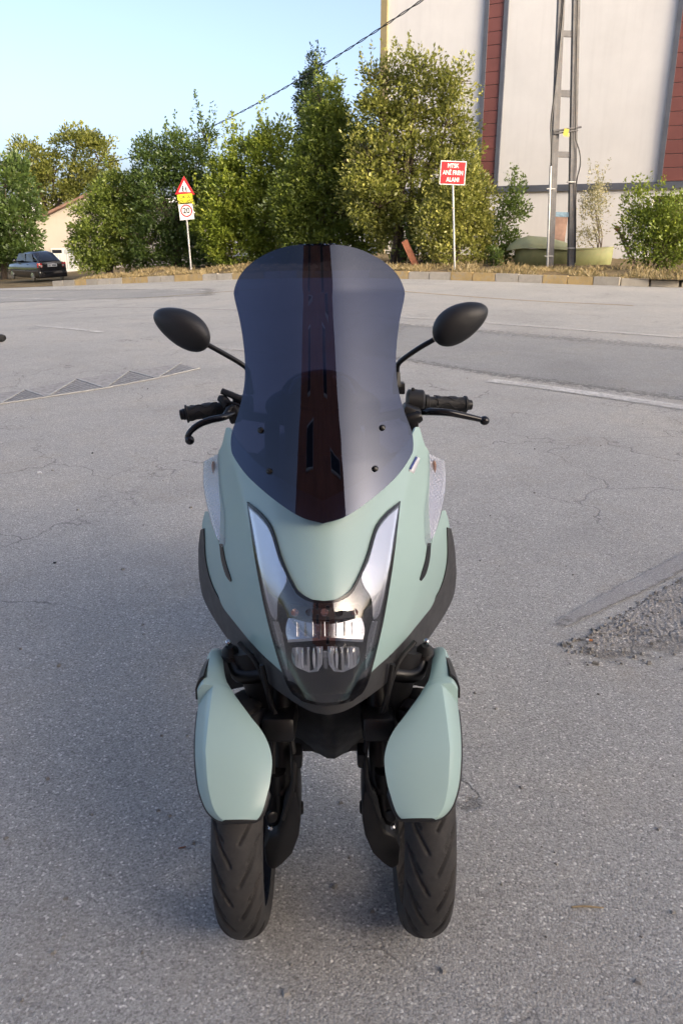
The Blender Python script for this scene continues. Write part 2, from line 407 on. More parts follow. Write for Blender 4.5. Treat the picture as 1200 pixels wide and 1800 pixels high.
# ---- verge behind the kerb
M['dry'] = (lambda t: (t.set(Base_Color=t.mix(t.ramp(t.noise(9, 6, .75, t.coord(out='Pos')), [(.35, 0.0), (.65, 1.0)]), t.ramp(t.noise(1.1, 5, .6, t.coord(out='Pos')), [(.3, (.17, .13, .075)), (.55, (.30, .22, .12)), (.75, (.36, .28, .17))]), (.12, .10, .06)), Roughness=.95, Specular_IOR_Level=.1), t.bump(t.noise(30, 5, .7, t.coord(out='Pos')), .8, .04), t.m)[-1])(NT('dry_earth_and_straw'))
rows = []
for s_ in np.concatenate([np.arange(-70, -16, 3), np.arange(-16, 13, .35), np.arange(13, 60, 3)]):
    row = []
    for d in (.12, .35, .6, .9, 1.3, 1.8, 2.4, 3.2, 4.2, 6, 9, 14, 22, 40, 80):
        bend = 0 if s_ < 8.2 else (s_ - 8.2) * .9
        X = s_ + d * .548; Y = KY(s_) + d * .836 + bend
        row.append((X, Y, float(vh(X, Y if bend == 0 else Y))))
    rows.append(row)
verge = tag(MB().grid(rows, True).build('verge', M['dry'], split=0), kind='structure')

# ---- kerb of painted blocks
def kerb_paint(name, col):
    t = NT(name); v = t.coord(out='Pos')
    wear = t.ramp(t.noise(7, 6, .75, v), [(.50, .0), (.68, .8)])
    c = t.mix(wear, t.ramp(t.noise(3, 4, .6, v), [(.3, tuple(x * .75 for x in col)), (.7, col)]), (.36, .33, .28))
    c = t.mix(t.ramp(t.noise(30, 4, .7, v), [(.6, 0.0), (.7, .6)]), c, (.12, .11, .09))
    t.set(Base_Color=c, Roughness=.85); t.bump(t.noise(40, 5, .7, v), .5, .01); return t.m
M['kerb_y'] = kerb_paint('worn_yellow_kerb_paint', (.52, .37, .16)); M['kerb_w'] = kerb_paint('worn_white_kerb_paint', (.52, .47, .39)); M['kerb_c'] = kerb_paint('bare_concrete_kerb', (.42, .38, .31))
kerb = empty('kerb', (0, 0, 0)); tag(kerb, kind='structure')
def kerb_block():
    bm = bmesh.new(); bmesh.ops.create_cube(bm, size=1)
    for v in bm.verts:
        v.co.x *= .66; v.co.y *= .16; v.co.z *= .36
        if v.co.z > 0 and v.co.y < 0: v.co.y += .025
    bmesh.ops.bevel(bm, geom=bm.edges[:], offset=.012, segments=2, affect='EDGES'); return bm
kms = {}
for k in ('kerb_y', 'kerb_w', 'kerb_c'):
    me = bpy.data.meshes.new('kerb_block'); b = kerb_block(); b.to_mesh(me); b.free(); me.materials.append(M[k]); kms[k] = me
ang = math.atan2(KD.y, KD.x)
s0 = Vector((5.03, 22.15, 0)) ; seq = {0: 'w', 1: 'y', 2: 'y', 3: 'c', 4: 'w', 5: 'c'}
for i in range(-29, 7):
    L = i * .672
    p = s0 + KD * L; kind = {0: 'w', 1: 'w', 2: 'y', 3: 'y'}[(i + 1) % 4] if i < 3 else 'c'
    if i < -25: kind = 'c' if i % 3 else 'y'
    dz = random.uniform(-.012, .012); rz = ang + random.uniform(-.012, .012); back = 0
    if i >= 4: back = (i - 3) ** 1.6 * .10; rz += .12 * (i - 3); dz -= .03 * (i - 3)
    o = bpy.data.objects.new('kerb_block', kms['kerb_' + kind]); C.objects.link(o); o.parent = kerb
    q = p + KN * (.08 + back); o.location = (q.x, q.y, float(gh(q.x, q.y)) + .03 + dz); o.rotation_euler = (random.uniform(-.02, .02), -math.atan(float(gh(q.x + .3, q.y - .2) - gh(q.x - .3, q.y + .2)) / .7), rz)

# ---- low wooded rise all round the horizon
M['hill'] = simple('far_wooded_rise', (.10, .13, .055), .95, 0, .35, .05, .0)
rows = []
for a in np.linspace(0, 2 * math.pi, 181):
    h = 10 + 3.5 * math.sin(a * 5 + 1) + 2 * math.sin(a * 13) + 1.2 * math.sin(a * 31) + .6 * math.sin(a * 67)
    rows.append([(math.cos(a) * r_, math.sin(a) * r_, z_) for r_, z_ in ((250, -6), (258, h * .55), (275, h), (330, h * 1.15), (420, -6))])
tag(MB().grid(rows, True).build('hills', M['hill'], split=0), kind='structure')
# ---- leaves, grass
def leaf_material(name, cols, trans=.35):
    t = NT(name); t.t.nodes.remove(t.b)
    at_ = t.n('Attribute', attribute_name='tone'); c = t.ramp(at_.outputs['Fac'], [(i / (len(cols) - 1), q) for i, q in enumerate(cols)])
    d = t.n('BsdfDiffuse'); tr = t.n('BsdfTranslucent'); g = t.n('BsdfGlossy'); g.inputs['Roughness'].default_value = .45
    t.l(c, d.inputs[0]); t.l(t.mix(.5, c, (.24, .30, .04)), tr.inputs[0]); g.inputs[0].default_value = (.5, .5, .5, 1)
    m = t.n('MixShader'); m.inputs[0].default_value = trans; t.l(d.outputs[0], m.inputs[1]); t.l(tr.outputs[0], m.inputs[2])
    m2 = t.n('MixShader'); m2.inputs[0].default_value = .06; t.l(m.outputs[0], m2.inputs[1]); t.l(g.outputs[0], m2.inputs[2])
    t.l(m2.outputs[0], t.o.inputs[0]); return t.m
LM = {
    'dark': leaf_material('dark_green_leaves', [(.03, .055, .016), (.07, .115, .028), (.13, .185, .042)]),
    'mid': leaf_material('mid_green_leaves', [(.06, .09, .018), (.14, .19, .032), (.25, .29, .05)]),
    'bright': leaf_material('bright_green_leaves', [(.09, .135, .018), (.20, .26, .032), (.36, .39, .06)]),
    'olive': leaf_material('olive_yellow_leaves', [(.09, .105, .022), (.23, .245, .05), (.42, .40, .10)]),
    'cypress': leaf_material('cypress_needles', [(.012, .026, .014), (.025, .045, .02), (.04, .065, .025)], .15),
    'dry': leaf_material('dry_pale_leaves', [(.22, .20, .11), (.34, .31, .18), (.45, .42, .28)]),
    'straw': leaf_material('straw_grass', [(.22, .16, .07), (.36, .27, .13), (.46, .38, .22)], .25),
    'weed': leaf_material('green_weed', [(.04, .07, .02), (.09, .14, .03), (.2, .2, .06)]),
}
M['bark'] = simple('grey_brown_bark', (.10, .075, .055), .9, 0, .4, 14, .8, 40)

def leaves_mesh(name, P, D, size, mat, parent, origin, tone, aspect=.55, fold=.25):
    """one mesh of folded leaf blades at points P, pointing along D"""
    n = len(P); D = D / np.linalg.norm(D, axis=1, keepdims=True)
    up = rng.normal(size=(n, 3)) + np.array([0, 0, .8]); S = np.cross(D, up); S /= np.linalg.norm(S, axis=1, keepdims=True) + 1e-9
    N = np.cross(S, D); sz = size * rng.uniform(.6, 1.35, (n, 1))
    a = P; b = P + D * sz * .5 + S * sz * aspect * .5 + N * sz * fold * .3; c = P + D * sz; d = P + D * sz * .5 - S * sz * aspect * .5 + N * sz * fold * .3
    V = np.stack([a, b, c, d], 1).reshape(-1, 3) - np.array(origin)
    me = bpy.data.meshes.new(name); me.vertices.add(4 * n); me.vertices.foreach_set('co', V.ravel())
    idx = np.arange(4 * n).reshape(n, 4); tri = np.stack([idx[:, [0, 1, 2]], idx[:, [0, 2, 3]]], 1).reshape(-1)
    me.loops.add(6 * n); me.loops.foreach_set('vertex_index', tri.astype(np.int32))
    me.polygons.add(2 * n); me.polygons.foreach_set('loop_start', np.arange(0, 6 * n, 3, dtype=np.int32))
    try: me.polygons.foreach_set('loop_total', np.full(2 * n, 3, np.int32))
    except Exception: pass
    me.update(calc_edges=True); at_ = me.attributes.new('tone', 'FLOAT', 'POINT'); at_.data.foreach_set('value', np.repeat(np.clip(tone, 0, 1), 4).astype(np.float32))
    me.materials.append(mat); me.validate()
    o = bpy.data.objects.new(name, me); C.objects.link(o)
    if parent is not None: o.parent = parent
    return o

def tree(name, label, base, blobs, n, leaf, mat, cat='tree', group=None, trunk_r=.12, stems=1, up=.25, shoots=0, shoot_len=.9, fill=.55, twig=8, tone0=.45, spread=.25, cl=.32, spr=44):
    """blobs: (centre, radii) in world; twigs fan out through the blobs and carry leaf sprays"""
    base = Vector(base); root = empty(name, base, 0, label, cat, group); B = MB(); mids = []
    for k in range(stems):
        off = Vector((random.uniform(-1, 1), random.uniform(-.5, .5), 0)) * spread * (stems > 1)
        c0, r0 = blobs[k % len(blobs)]; tgt = Vector(c0)
        m1 = base + off + (tgt - base - off) * .4 + Vector((random.uniform(-.2, .2), random.uniform(-.2, .2), .1)); B.tube([base + off - Vector((0, 0, .15)), m1, base + off + (tgt - base - off) * .85], [trunk_r, trunk_r * .7, trunk_r * .3], 7, sub=4); mids.append(m1)
    for c0, r0 in blobs:
        c0 = Vector(c0)
        s_ = min(mids, key=lambda q: (q - c0).length); B.tube([s_, (s_ + c0) / 2 + Vector((random.uniform(-.2, .2), random.uniform(-.2, .2), -.1)), c0], [trunk_r * .5, trunk_r * .3, trunk_r * .12], 6, sub=3)
        for _ in range(twig):
            d = Vector(rng.normal(size=3)).normalized(); d.z = abs(d.z) * .8 + .1
            e = c0 + Vector((d.x * r0[0], d.y * r0[1], d.z * r0[2])) * .95; B.tube([c0, (c0 + e) / 2 + Vector((0, 0, .08)), e], [trunk_r * .14, trunk_r * .09, .006], 4, cap=False)
    B.build('trunk', M['bark'], root, base, split=0)
    vol = np.array([r[0] * r[1] * r[2] for _, r in blobs]) ** .67; vol /= vol.sum(); Ps = []; Ds = []; Ts = []
    for (c0, r0), f in zip(blobs, vol):
        m = int(n * f); c0 = np.array(c0); r0 = np.array(r0)
        nc = max(10, m // spr)                                   # leaf sprays
        d = rng.normal(size=(nc, 3)); d /= np.linalg.norm(d, axis=1, keepdims=True)
        rad = rng.uniform(fill ** 3, 1.0, nc) ** (1 / 3) * (1 + .10 * np.sin(d[:, 0] * 5 + c0[0] * 3) * np.cos(d[:, 2] * 6 + c0[2]) + rng.normal(0, .06, nc))
        cc = c0 + d * rad[:, None] * r0; ct = rng.normal(0, .16, nc)
        k = rng.integers(0, nc, m); off = rng.normal(size=(m, 3)); off *= (rng.uniform(0, 1, m) ** .5 * cl)[:, None] / np.linalg.norm(off, axis=1, keepdims=True)
        off[:, 2] *= .7
        Ps.append(cc[k] + off); Ds.append(off / cl + d[k] * .6 + rng.normal(0, .45, (m, 3)) + np.array([0, 0, up])); Ts.append(tone0 + ct[k] + rng.normal(0, .12, m))
    for _ in range(shoots):                                     # upright shoots that break the outline
        c0, r0 = blobs[random.randrange(len(blobs))]
        d = rng.normal(size=3); d[2] = abs(d[2]) + .6; d /= np.linalg.norm(d); s_ = np.array(c0) + d * np.array(r0) * .9
        L = shoot_len * random.uniform(.5, 1.2); v = d * .35 + np.array([random.uniform(-.15, .15), random.uniform(-.15, .15), 1]); v /= np.linalg.norm(v)
        q = int(26 * L / .9 * .11 / leaf) + 4; tt = rng.uniform(0, 1, q); Ps.append(s_ + v * (tt * L)[:, None] + rng.normal(0, .035, (q, 3))); Ds.append(rng.normal(0, .7, (q, 3)) + v * .7); Ts.append(tone0 + .15 + rng.normal(0, .12, q))
    P = np.vstack(Ps); D = np.vstack(Ds); T = np.concatenate(Ts)
    leaves_mesh('crown', P, D, leaf, mat, root, base, T); return root
def B3(px, py, Y, rx, ry, dy=None):
    c = at(px, py, Y); k = Y / 1.045 / F; return (tuple(c), (rx * k, (dy if dy else (rx + ry) / 2 * k), ry * k))
def vbase(px, Y):
    x, y, z = ray(px, 475); X = x / y * Y; return (X, Y, float(vh(X, Y)) - .02)

tree('broadleaf_tree', 'dense dark green tree overhanging the parked black car', vbase(5, 47), [B3(10, 330, 47, 50, 55), B3(-40, 390, 47, 60, 75), B3(30, 400, 46.5, 42, 52), B3(-10, 440, 46.5, 40, 35), B3(38, 450, 46, 22, 24)], 15000, .24, LM['dark'], trunk_r=.2, tone0=.55, cl=.55)
tree('plane_tree', 'tall sunlit olive yellow tree rising behind the small house', vbase(120, 66), [B3(55, 285, 66, 42, 38), B3(135, 262, 66, 40, 36), B3(175, 285, 66, 32, 40), B3(95, 320, 66, 48, 40), B3(155, 335, 66, 44, 36), B3(40, 320, 67, 30, 30), B3(115, 375, 66, 30, 30)], 17000, .24, LM['olive'], trunk_r=.35, shoots=12, fill=.35, cl=.7, spr=80)
tree('round_bush', 'olive green rounded bush beside the wall of the small house', vbase(190, 36), [B3(188, 400, 36, 55, 68), B3(160, 430, 36, 34, 40), B3(205, 345, 36, 36, 38), B3(225, 420, 35.5, 38, 52), B3(165, 462, 35.3, 34, 16), B3(240, 350, 35.5, 30, 40)], 26000, .125, LM['mid'], 'bush', trunk_r=.09, stems=3, shoots=30, shoot_len=.8, tone0=.5)
tree('broadleaf_tree', 'tall dark green tree behind the school zone sign', vbase(315, 35), [B3(270, 290, 35, 40, 48), B3(320, 285, 35, 42, 50), B3(300, 360, 35, 62, 60), B3(350, 390, 35, 48, 62), B3(265, 430, 35, 46, 46), B3(330, 445, 34.6, 50, 32), B3(362, 250, 35.5, 12, 34)], 29000, .125, LM['dark'], trunk_r=.13, stems=3, shoots=36, shoot_len=1.1, tone0=.5)
tree('leafy_bush', 'bright yellow green bush between the school sign and the cypress', vbase(450, 33), [B3(440, 300, 33, 48, 60), B3(490, 290, 33, 48, 62), B3(405, 360, 33, 45, 60), B3(470, 380, 33, 66, 62), B3(420, 440, 32.6, 52, 38), B3(510, 430, 32.6, 50, 44), B3(395, 310, 33.4, 28, 36), B3(380, 400, 33, 40, 60), B3(520, 330, 33, 40, 50)], 42000, .13, LM['bright'], 'bush', trunk_r=.1, stems=4, shoots=60, shoot_len=1.2, tone0=.45)
tree('cypress_tree', 'dark pointed cypress top behind the central tree', vbase(555, 40), [B3(552, 135, 40, 15, 30), B3(545, 175, 40, 26, 34), B3(560, 215, 40, 38, 40), B3(565, 270, 40, 44, 50), B3(560, 330, 40, 44, 50)], 26000, .11, LM['cypress'], trunk_r=.16, shoots=24, shoot_len=.7, tone0=.5, cl=.25)
tree('broadleaf_tree', 'full green tree in front of the dark cypress', vbase(580, 31), [B3(572, 195, 31, 34, 48), B3(590, 250, 31, 44, 50), B3(555, 300, 31, 46, 52), B3(610, 310, 31, 50, 52), B3(570, 370, 31, 56, 52), B3(530, 400, 31, 46, 52), B3(590, 430, 30.6, 56, 36), B3(640, 380, 30.8, 44, 60), B3(635, 260, 30.6, 34, 40), B3(520, 350, 31, 40, 50)], 44000, .125, LM['mid'], trunk_r=.13, stems=3, shoots=50, shoot_len=1.0, tone0=.5)
tree('sparse_tree', 'tall open branched tree in front of the white factory wall', vbase(715, 28.5), [B3(668, 150, 29, 34, 40), B3(735, 132, 28.5, 46, 30), B3(795, 155, 28.5, 34, 34), B3(668, 215, 29, 44, 40), B3(725, 200, 28.8, 40, 36), B3(785, 225, 28.5, 46, 40), B3(812, 265, 28.5, 24, 30), B3(655, 290, 28.8, 54, 50), B3(720, 285, 28.5, 56, 46), B3(785, 310, 28.2, 52, 46), B3(665, 365, 28.2, 54, 44), B3(735, 365, 28.2, 50, 34), B3(800, 370, 28.2, 48, 40), B3(700, 415, 28.6, 46, 30), B3(650, 340, 28.4, 50, 50), B3(830, 330, 28.2, 24, 30)], 32000, .125, LM['olive'], trunk_r=.12, stems=5, shoots=110, shoot_len=.7, fill=.20, tone0=.42, spread=.6, twig=18, cl=.40, spr=60)
tree('leafy_bush', 'sunlit yellow green bush behind the red sign post', vbase(790, 26.6), [B3(770, 400, 26.6, 40, 46), B3(815, 380, 26.6, 44, 48), B3(835, 350, 26.8, 28, 34), B3(800, 440, 26.4, 50, 28), B3(845, 420, 26.8, 18, 34), B3(790, 345, 27, 34, 34)], 15000, .10, LM['olive'], 'bush', trunk_r=.06, stems=3, shoots=26, shoot_len=.7, tone0=.6)
tree('dark_shrub', 'dark blue green shrub between the yellow bush and the overturned boat', vbase(880, 27.2), [B3(868, 420, 27.2, 26, 44), B3(895, 390, 27.2, 26, 46), B3(905, 360, 27.4, 16, 32), B3(850, 450, 27, 24, 20), B3(880, 450, 26.8, 34, 18)], 4200, .10, LM['dark'], 'shrub', trunk_r=.035, stems=5, shoots=26, shoot_len=.8, tone0=.6, spread=.4)
tree('low_shrub', 'low grey green shrub leaning on the rusty board', vbase(740, 27.6), [B3(735, 435, 27.6, 26, 30), B3(765, 450, 27.4, 26, 18)], 1500, .10, LM['dark'], 'shrub', trunk_r=.03, stems=4, shoots=12, shoot_len=.7, tone0=.7)
tree('dry_shrub', 'pale dried out shrub beside the steel lattice pole', vbase(1040, 26.5), [B3(1040, 385, 26.5, 22, 34), B3(1045, 350, 26.5, 14, 26), B3(1030, 415, 26.5, 22, 20)], 1500, .07, LM['dry'], 'shrub', trunk_r=.025, stems=5, shoots=26, shoot_len=.7, spread=.3)
tree('leafy_shrub', 'tall leafy shrub in front of the doorway of the factory wall', vbase(1150, 23.6), [B3(1115, 395, 23.6, 24, 44), B3(1150, 400, 23.6, 44, 48), B3(1190, 390, 23.2, 44, 54), B3(1165, 440, 23, 60, 30), B3(1120, 365, 23.8, 16, 26), B3(1215, 440, 22.8, 40, 40)], 11000, .085, LM['bright'], 'shrub', trunk_r=.03, stems=7, shoots=44, shoot_len=.7, tone0=.35, spread=.7, fill=.3)
for px, Y, lab in ((865, 25.0, 'small bright weed growing at the foot of the dark shrub'),):
    b = vbase(px, Y); tree('weed', lab, b, [((b[0], b[1], b[2] + .3), (.22, .2, .32))], 500, .09, LM['weed'], 'weed', trunk_r=.012, stems=3, twig=4, cl=.12)
# straw along the verge
n = 20000; s_ = rng.uniform(-10.8, 9, n); d = np.abs(rng.normal(.9, .8, n)) + .16; cl_ = np.sin(s_ * 3.1) * np.sin(s_ * 1.3 + 2 * d) > -.35
s_, d = s_[cl_], d[cl_]; X = s_ + d * .548; Y = KY(s_) + d * .836; Y = np.where(s_ > 8.2, Y + (s_ - 8.2) * .9, Y)
P = np.stack([X, Y, vh(X, Y) - .01], 1); D = rng.normal(0, .55, P.shape); D[:, 2] = rng.uniform(.3, 1.2, len(P))
tag(leaves_mesh('dry_grass', P, D, .14, LM['straw'], None, (0, 0, 0), rng.uniform(0, 1, len(P)), .12, .1), 'dry straw coloured grass along the verge', 'grass', kind='stuff')

# ================================================================== BUILDINGS
def render_wall(name, col, streak=.25):
    t = NT(name); v = t.coord(out='Pos')
    c = t.ramp(t.noise(.6, 6, .65, v), [(.3, tuple(x * .90 for x in col)), (.7, col)])
    st = t.noise(1.0, 5, .6, t.coord((3.5, 3.5, .25), 'Object'))
    c = t.mix(t.ramp(st, [(.5, 0.0), (.8, streak)]), c, tuple(x * .72 for x in col))
    t.set(Base_Color=c, Roughness=.9, Specular_IOR_Level=.2); t.bump(t.noise(30, 5, .7, v), .25, .01); return t.m
M['white_wall'] = render_wall('white_render', (.68, .675, .665)); M['cream_wall'] = render_wall('cream_house_render', (.50, .46, .40), .35)
M['maroon'] = simple('maroon_cladding', (.165, .058, .050), .6, 0, .15, .8, .2, 60); M['strip'] = simple('slate_blue_metal_strip', (.10, .11, .135), .5, .2, .15, 2)
M['ochre'] = render_wall('ochre_plaster', (.30, .25, .14)); M['dark_glass'] = simple('dark_window_glass', (.02, .022, .028), .06, 0, .1, 2); M['white_frame'] = simple('white_window_frame', (.65, .65, .63), .5, 0, .06, 4)
M['roof'] = simple('brown_roof_edge', (.20, .12, .09), .8, 0, .25, 3, .5, 20)
M['brick'] = simple('brown_facade', (.42, .165, .105), .75, 0, .25, .8, .3, 40); M['grey_wall'] = render_wall('grey_render', (.40, .38, .36))

# right: white factory wall with maroon panels, running away to the left
W1 = at(865, 333, 35.0); W2 = Vector((*at(1200, 320, 31.2)[:2], 0)); wdir = Vector((W2.x - W1.x, W2.y - W1.y, 0)).normalized(); wn_ = Vector((wdir.y, -wdir.x, 0))
if wn_.y > 0: wn_ = -wn_
def wall_s(px):                                               # distance along the wall where pixel column px meets it
    x, y, z = ray(px, 300); k = x / y                         # X = k Y
    return (W1.x - k * W1.y) / (k * wdir.y - wdir.x)
def wpt(s_, z, out=0.0): return Vector((W1.x, W1.y, 0)) + wdir * s_ + wn_ * out + Vector((0, 0, z))
fb_o = wpt(0, 0); fac = empty('factory_building', fb_o, 0, 'white factory building with maroon cladding panels and slate strips', 'building')
zb = W1.z; ztop = 16.0; rotw = Matrix.Rotation(math.atan2(wdir.y, wdir.x), 3, 'Z')
def wbox(name, mat, s0_, s1_, z0, z1, o0, o1, parent=None, bev=0.0):
    c = (wpt(s0_, z0, o0) + wpt(s1_, z1, o1)) / 2
    return MB().box(c, (abs(s1_ - s0_), abs(o1 - o0), z1 - z0), rotw).build(name, mat, parent or fac, fb_o, smooth=False, bevel=bev)
sL = wall_s(677); a0, a1 = wall_s(841), wall_s(873); b0, b1 = wall_s(1160), wall_s(1245); sE = wall_s(1245) + 14
wbox('wall', M['white_wall'], sL, sE, zb, ztop, -9.0, 0.0)
d0, d1 = wall_s(1152), wall_s(1250)
wbox('wall', M['white_wall'], sL, d0, -1.2, zb - .003, -8.99, -.03); wbox('wall', M['white_wall'], d1, sE, -1.2, zb - .003, -8.99, -.03); wbox('wall', M['white_wall'], d0, d1, zb - .35, zb - .003, -8.99, -.035)
wbox('doorway_recess', M['ochre'], d0, d1, -.8, zb - .35, -8.99, -1.3); wbox('door', M['dark_glass'], d0 + 1.3, d1 - .4, .2, zb - .6, -1.3, -1.24)
wbox('corner_column', M['ochre'], sL - .28, sL + .02, -1.2, ztop, -.3, .12)
wbox('base_strip', M['strip'], sL + .02, sE, zb - .12, zb + .12, .004, .06)
def cladding(p0, p1):
    z = zb + .14
    while z < ztop:
        h = .46; wbox('cladding_panel', M['maroon'], p0, p1, z, z + h - .018, .004, .05, bev=.006); z += h
    for q in (p0, p1): wbox('edge_strip', M['strip'], q - .085, q + .085, zb + .121, ztop, .003, .085)
cladding(a0, a1); cladding(b0, b1)
wbox('roof_edge', M['strip'], sL - .3, sE, ztop, ztop + .3, -9.1, .15)

# left: small gabled house
hY = 52.0; hb = at(60, 478, hY); hr = at(205, 478, hY); ho = Vector((hb.x, hY, -1.6)); house = empty('small_house', ho, 0, 'small cream rendered house with sloping brown roof edge behind the black car', 'house')
eave = at(58, 396, hY).z; ridge = at(190, 330, hY)
prof = [(hb.x, -1.8), (hb.x, eave), (ridge.x, ridge.z), (2 * ridge.x - hb.x, eave), (2 * ridge.x - hb.x, -1.8)]
mb = MB(); k = len(prof); mb.add([(x, hY, z) for x, z in prof] + [(x, hY + 8, z) for x, z in prof], [tuple(range(k)), tuple(reversed(range(k, 2 * k)))] + [(i, i + k, (i + 1) % k + k, (i + 1) % k) for i in range(k)]); mb.build('wall', M['cream_wall'], house, ho, smooth=False)
for s1 in (1, -1):
    e0 = Vector((ridge.x + s1 * (hb.x - ridge.x) * 1.06, 0, eave - (ridge.z - eave) * .06)); e1 = Vector((ridge.x, 0, ridge.z)); dd = e1 - e0
    rr = Matrix.Rotation(math.atan2(dd.z, dd.x) * -1, 3, 'Y'); MB().box(((e0 + e1) / 2 + Vector((0, hY + 3.8, .09))), (dd.length, 8.8, .14), rr).build('roof', M['roof'], house, ho, smooth=False)
wc0 = at(92, 437, hY); wc1 = at(138, 475, hY)
def hbox(name, mat, px0, py0, px1, py1, y0, y1, parent=None):
    p = at(px0, py0, hY); q = at(px1, py1, hY); return MB().box(((p.x + q.x) / 2, hY + (y0 + y1) / 2, (p.z + q.z) / 2), (abs(q.x - p.x), abs(y1 - y0), abs(p.z - q.z))).build(name, mat, parent or house, ho, smooth=False)
M['curtain'] = simple('pale_curtain', (.42, .45, .46), .8, 0, .2, 3)
win = hbox('window', M['white_frame'], 90, 436, 139, 476, -.06, -.002)
hbox('pane', M['dark_glass'], 92.5, 439, 110, 445, -.07, -.062, win); hbox('pane', M['curtain'], 92.5, 448, 110, 473, -.07, -.062, win); hbox('pane', M['curtain'], 113, 439, 136, 473, -.07, -.062, win)
hbox('window_sill', M['white_frame'], 88, 476.5, 142, 479, -.2, -.002, win)
for q in (117, 121, 125, 129, 133, 97, 101, 105): hbox('window_bar', M['white_frame'], q - .35, 446, q + .35, 473, -.10, -.075, win)
# low white wall seen under the plane tree
lw_o = Vector((at(100, 395, 90).x, 90, -2)); lw_ = MB().box((at(120, 380, 90).x, 92, 1.0), (26, 4, 6.5)); tag(lw_.build('far_building', M['white_wall'], None, (0, 0, 0), smooth=False), 'distant pale building glimpsed below the olive tree crown', 'building')

# behind the photographer: the tall brown block that the screen mirrors
def block(name, label, x0, x1, y0, y1, h, mat, fl=3.0, bay=2.6, win=(1.5, 1.6)):
    o = empty(name, ((x0 + x1) / 2, y1, 0), 0, label, 'building'); og = Vector(o.location)
    MB().box(((x0 + x1) / 2, (y0 + y1) / 2, h / 2), (x1 - x0, y1 - y0, h)).build('wall', mat, o, og, smooth=False)
    MB().box(((x0 + x1) / 2, (y0 + y1) / 2, h + .2), (x1 - x0 + .5, y1 - y0 + .5, .4)).build('parapet', M['grey_wall'], o, og, smooth=False)
    nb = int((x1 - x0) / bay); me = None
    for f in range(int(h / fl)):
        if mat != M['brick']: MB().box(((x0 + x1) / 2, y1 + .06, (f + 1) * fl - .1), (x1 - x0, .12, .22)).build('string_course', M['grey_wall'], o, og, smooth=False)
        for b in range(nb):
            x = x0 + (b + .5) * (x1 - x0) / nb; wb = MB().box((0, 0, 0), (win[0], .08, win[1])).build('window', M['white_frame'], o, (0, 0, 0), smooth=False) if me is None else None
            if me is None: me = wb.data; pm = MB().box((0, 0, 0), (win[0] - .2, .03, win[1] - .2)).build('pane', M['dark_glass'], wb, (0, 0, 0), smooth=False); pm.location = (0, .05, 0); pme = pm.data
            else:
                wb = bpy.data.objects.new('window', me); C.objects.link(wb); wb.parent = o; pm = bpy.data.objects.new('pane', pme); C.objects.link(pm); pm.parent = wb; pm.location = (0, .05, 0)
            wb.location = Vector((x + random.uniform(-1.3, 1.3), y1 + .03, f * fl + 1.6 + random.uniform(-.4, .4))) - og; wb.scale = (random.uniform(.3, 1.0), 1, random.uniform(.6, 1.5))
    return o
block('apartment_block', 'tall brown apartment block behind the photographer', -7.5, 6.0, -22, -9, 27.0, M['brick'], 3.4, 4.6, (2.9, 1.9))
block('shade_block', 'unseen grey block added behind on the right to shade the yard', 12, 56, -32, -22, 15.0, M['grey_wall'], 3.6, 5.5)  # unseen block, added to keep the low sun off the foreground


# ================================================================== THE SCOOTER
AX, AZ, WX = 1.394, .2475, .182            # front axle depth and height, half track
SO = Vector((0, AX, 0))
sc = empty('three_wheeled_scooter', (-.0165, AX, 0), .0112, 'mint green three wheeled scooter with a tall smoked windscreen standing on the asphalt', 'scooter')
def sat(u, py, Y): return at(600 + u, py, Y)
def hyp(X, a, b): return a * (np.sqrt(X * X + b * b) - b)
def pl(z, pts):
    zs = [p[0] for p in pts]; return np.interp(z, zs, [p[1] for p in pts])
prof_c = cr(np.array([(.40, 1.36), (.50, 1.31), (.56, 1.283), (.60, 1.268), (.68, 1.268), (.778, 1.300), (.895, 1.395), (.97, 1.445), (1.05, 1.49), (1.3, 1.62)]), 8)
def fold(X, Z, p0, p1, amt, soft=.01):
    dx, dz = p1[0] - p0[0], p1[1] - p0[1]; L = math.hypot(dx, dz); d = ((X - p0[0]) * dz - (Z - p0[1]) * dx) / L
    return amt * (d + np.sqrt(d * d + soft * soft)) * .5
def S_cowl(X, Z):
    X = np.abs(X); Y = np.interp(Z, prof_c[:, 0], prof_c[:, 1]) + hyp(X, 1.15, .075)
    Y = Y + fold(X, Z, (.045, .60), (.10, .95), .22, .006)          # edge of the central hood
    Y = Y + fold(X, Z, (.121, .80), (.200, .975), .40, .005)        # wing edge running up from the lamp tip
    Y = Y + fold(X, Z, (.135, .60), (.235, .80), .45, .006)         # side panel edge
    return Y
def S_screen(X, Z):
    a = np.interp(Z, [.9, 1.05, 1.4], [1.75, 1.40, .84]); b = np.interp(Z, [.9, 1.1, 1.4], [.33, .21, .10]); base = np.interp(Z, [.80, .899, 1.0, 1.15, 1.30, 1.45], [1.325, 1.378, 1.437, 1.527, 1.617, 1.695])
    return base + hyp(X, a, b)
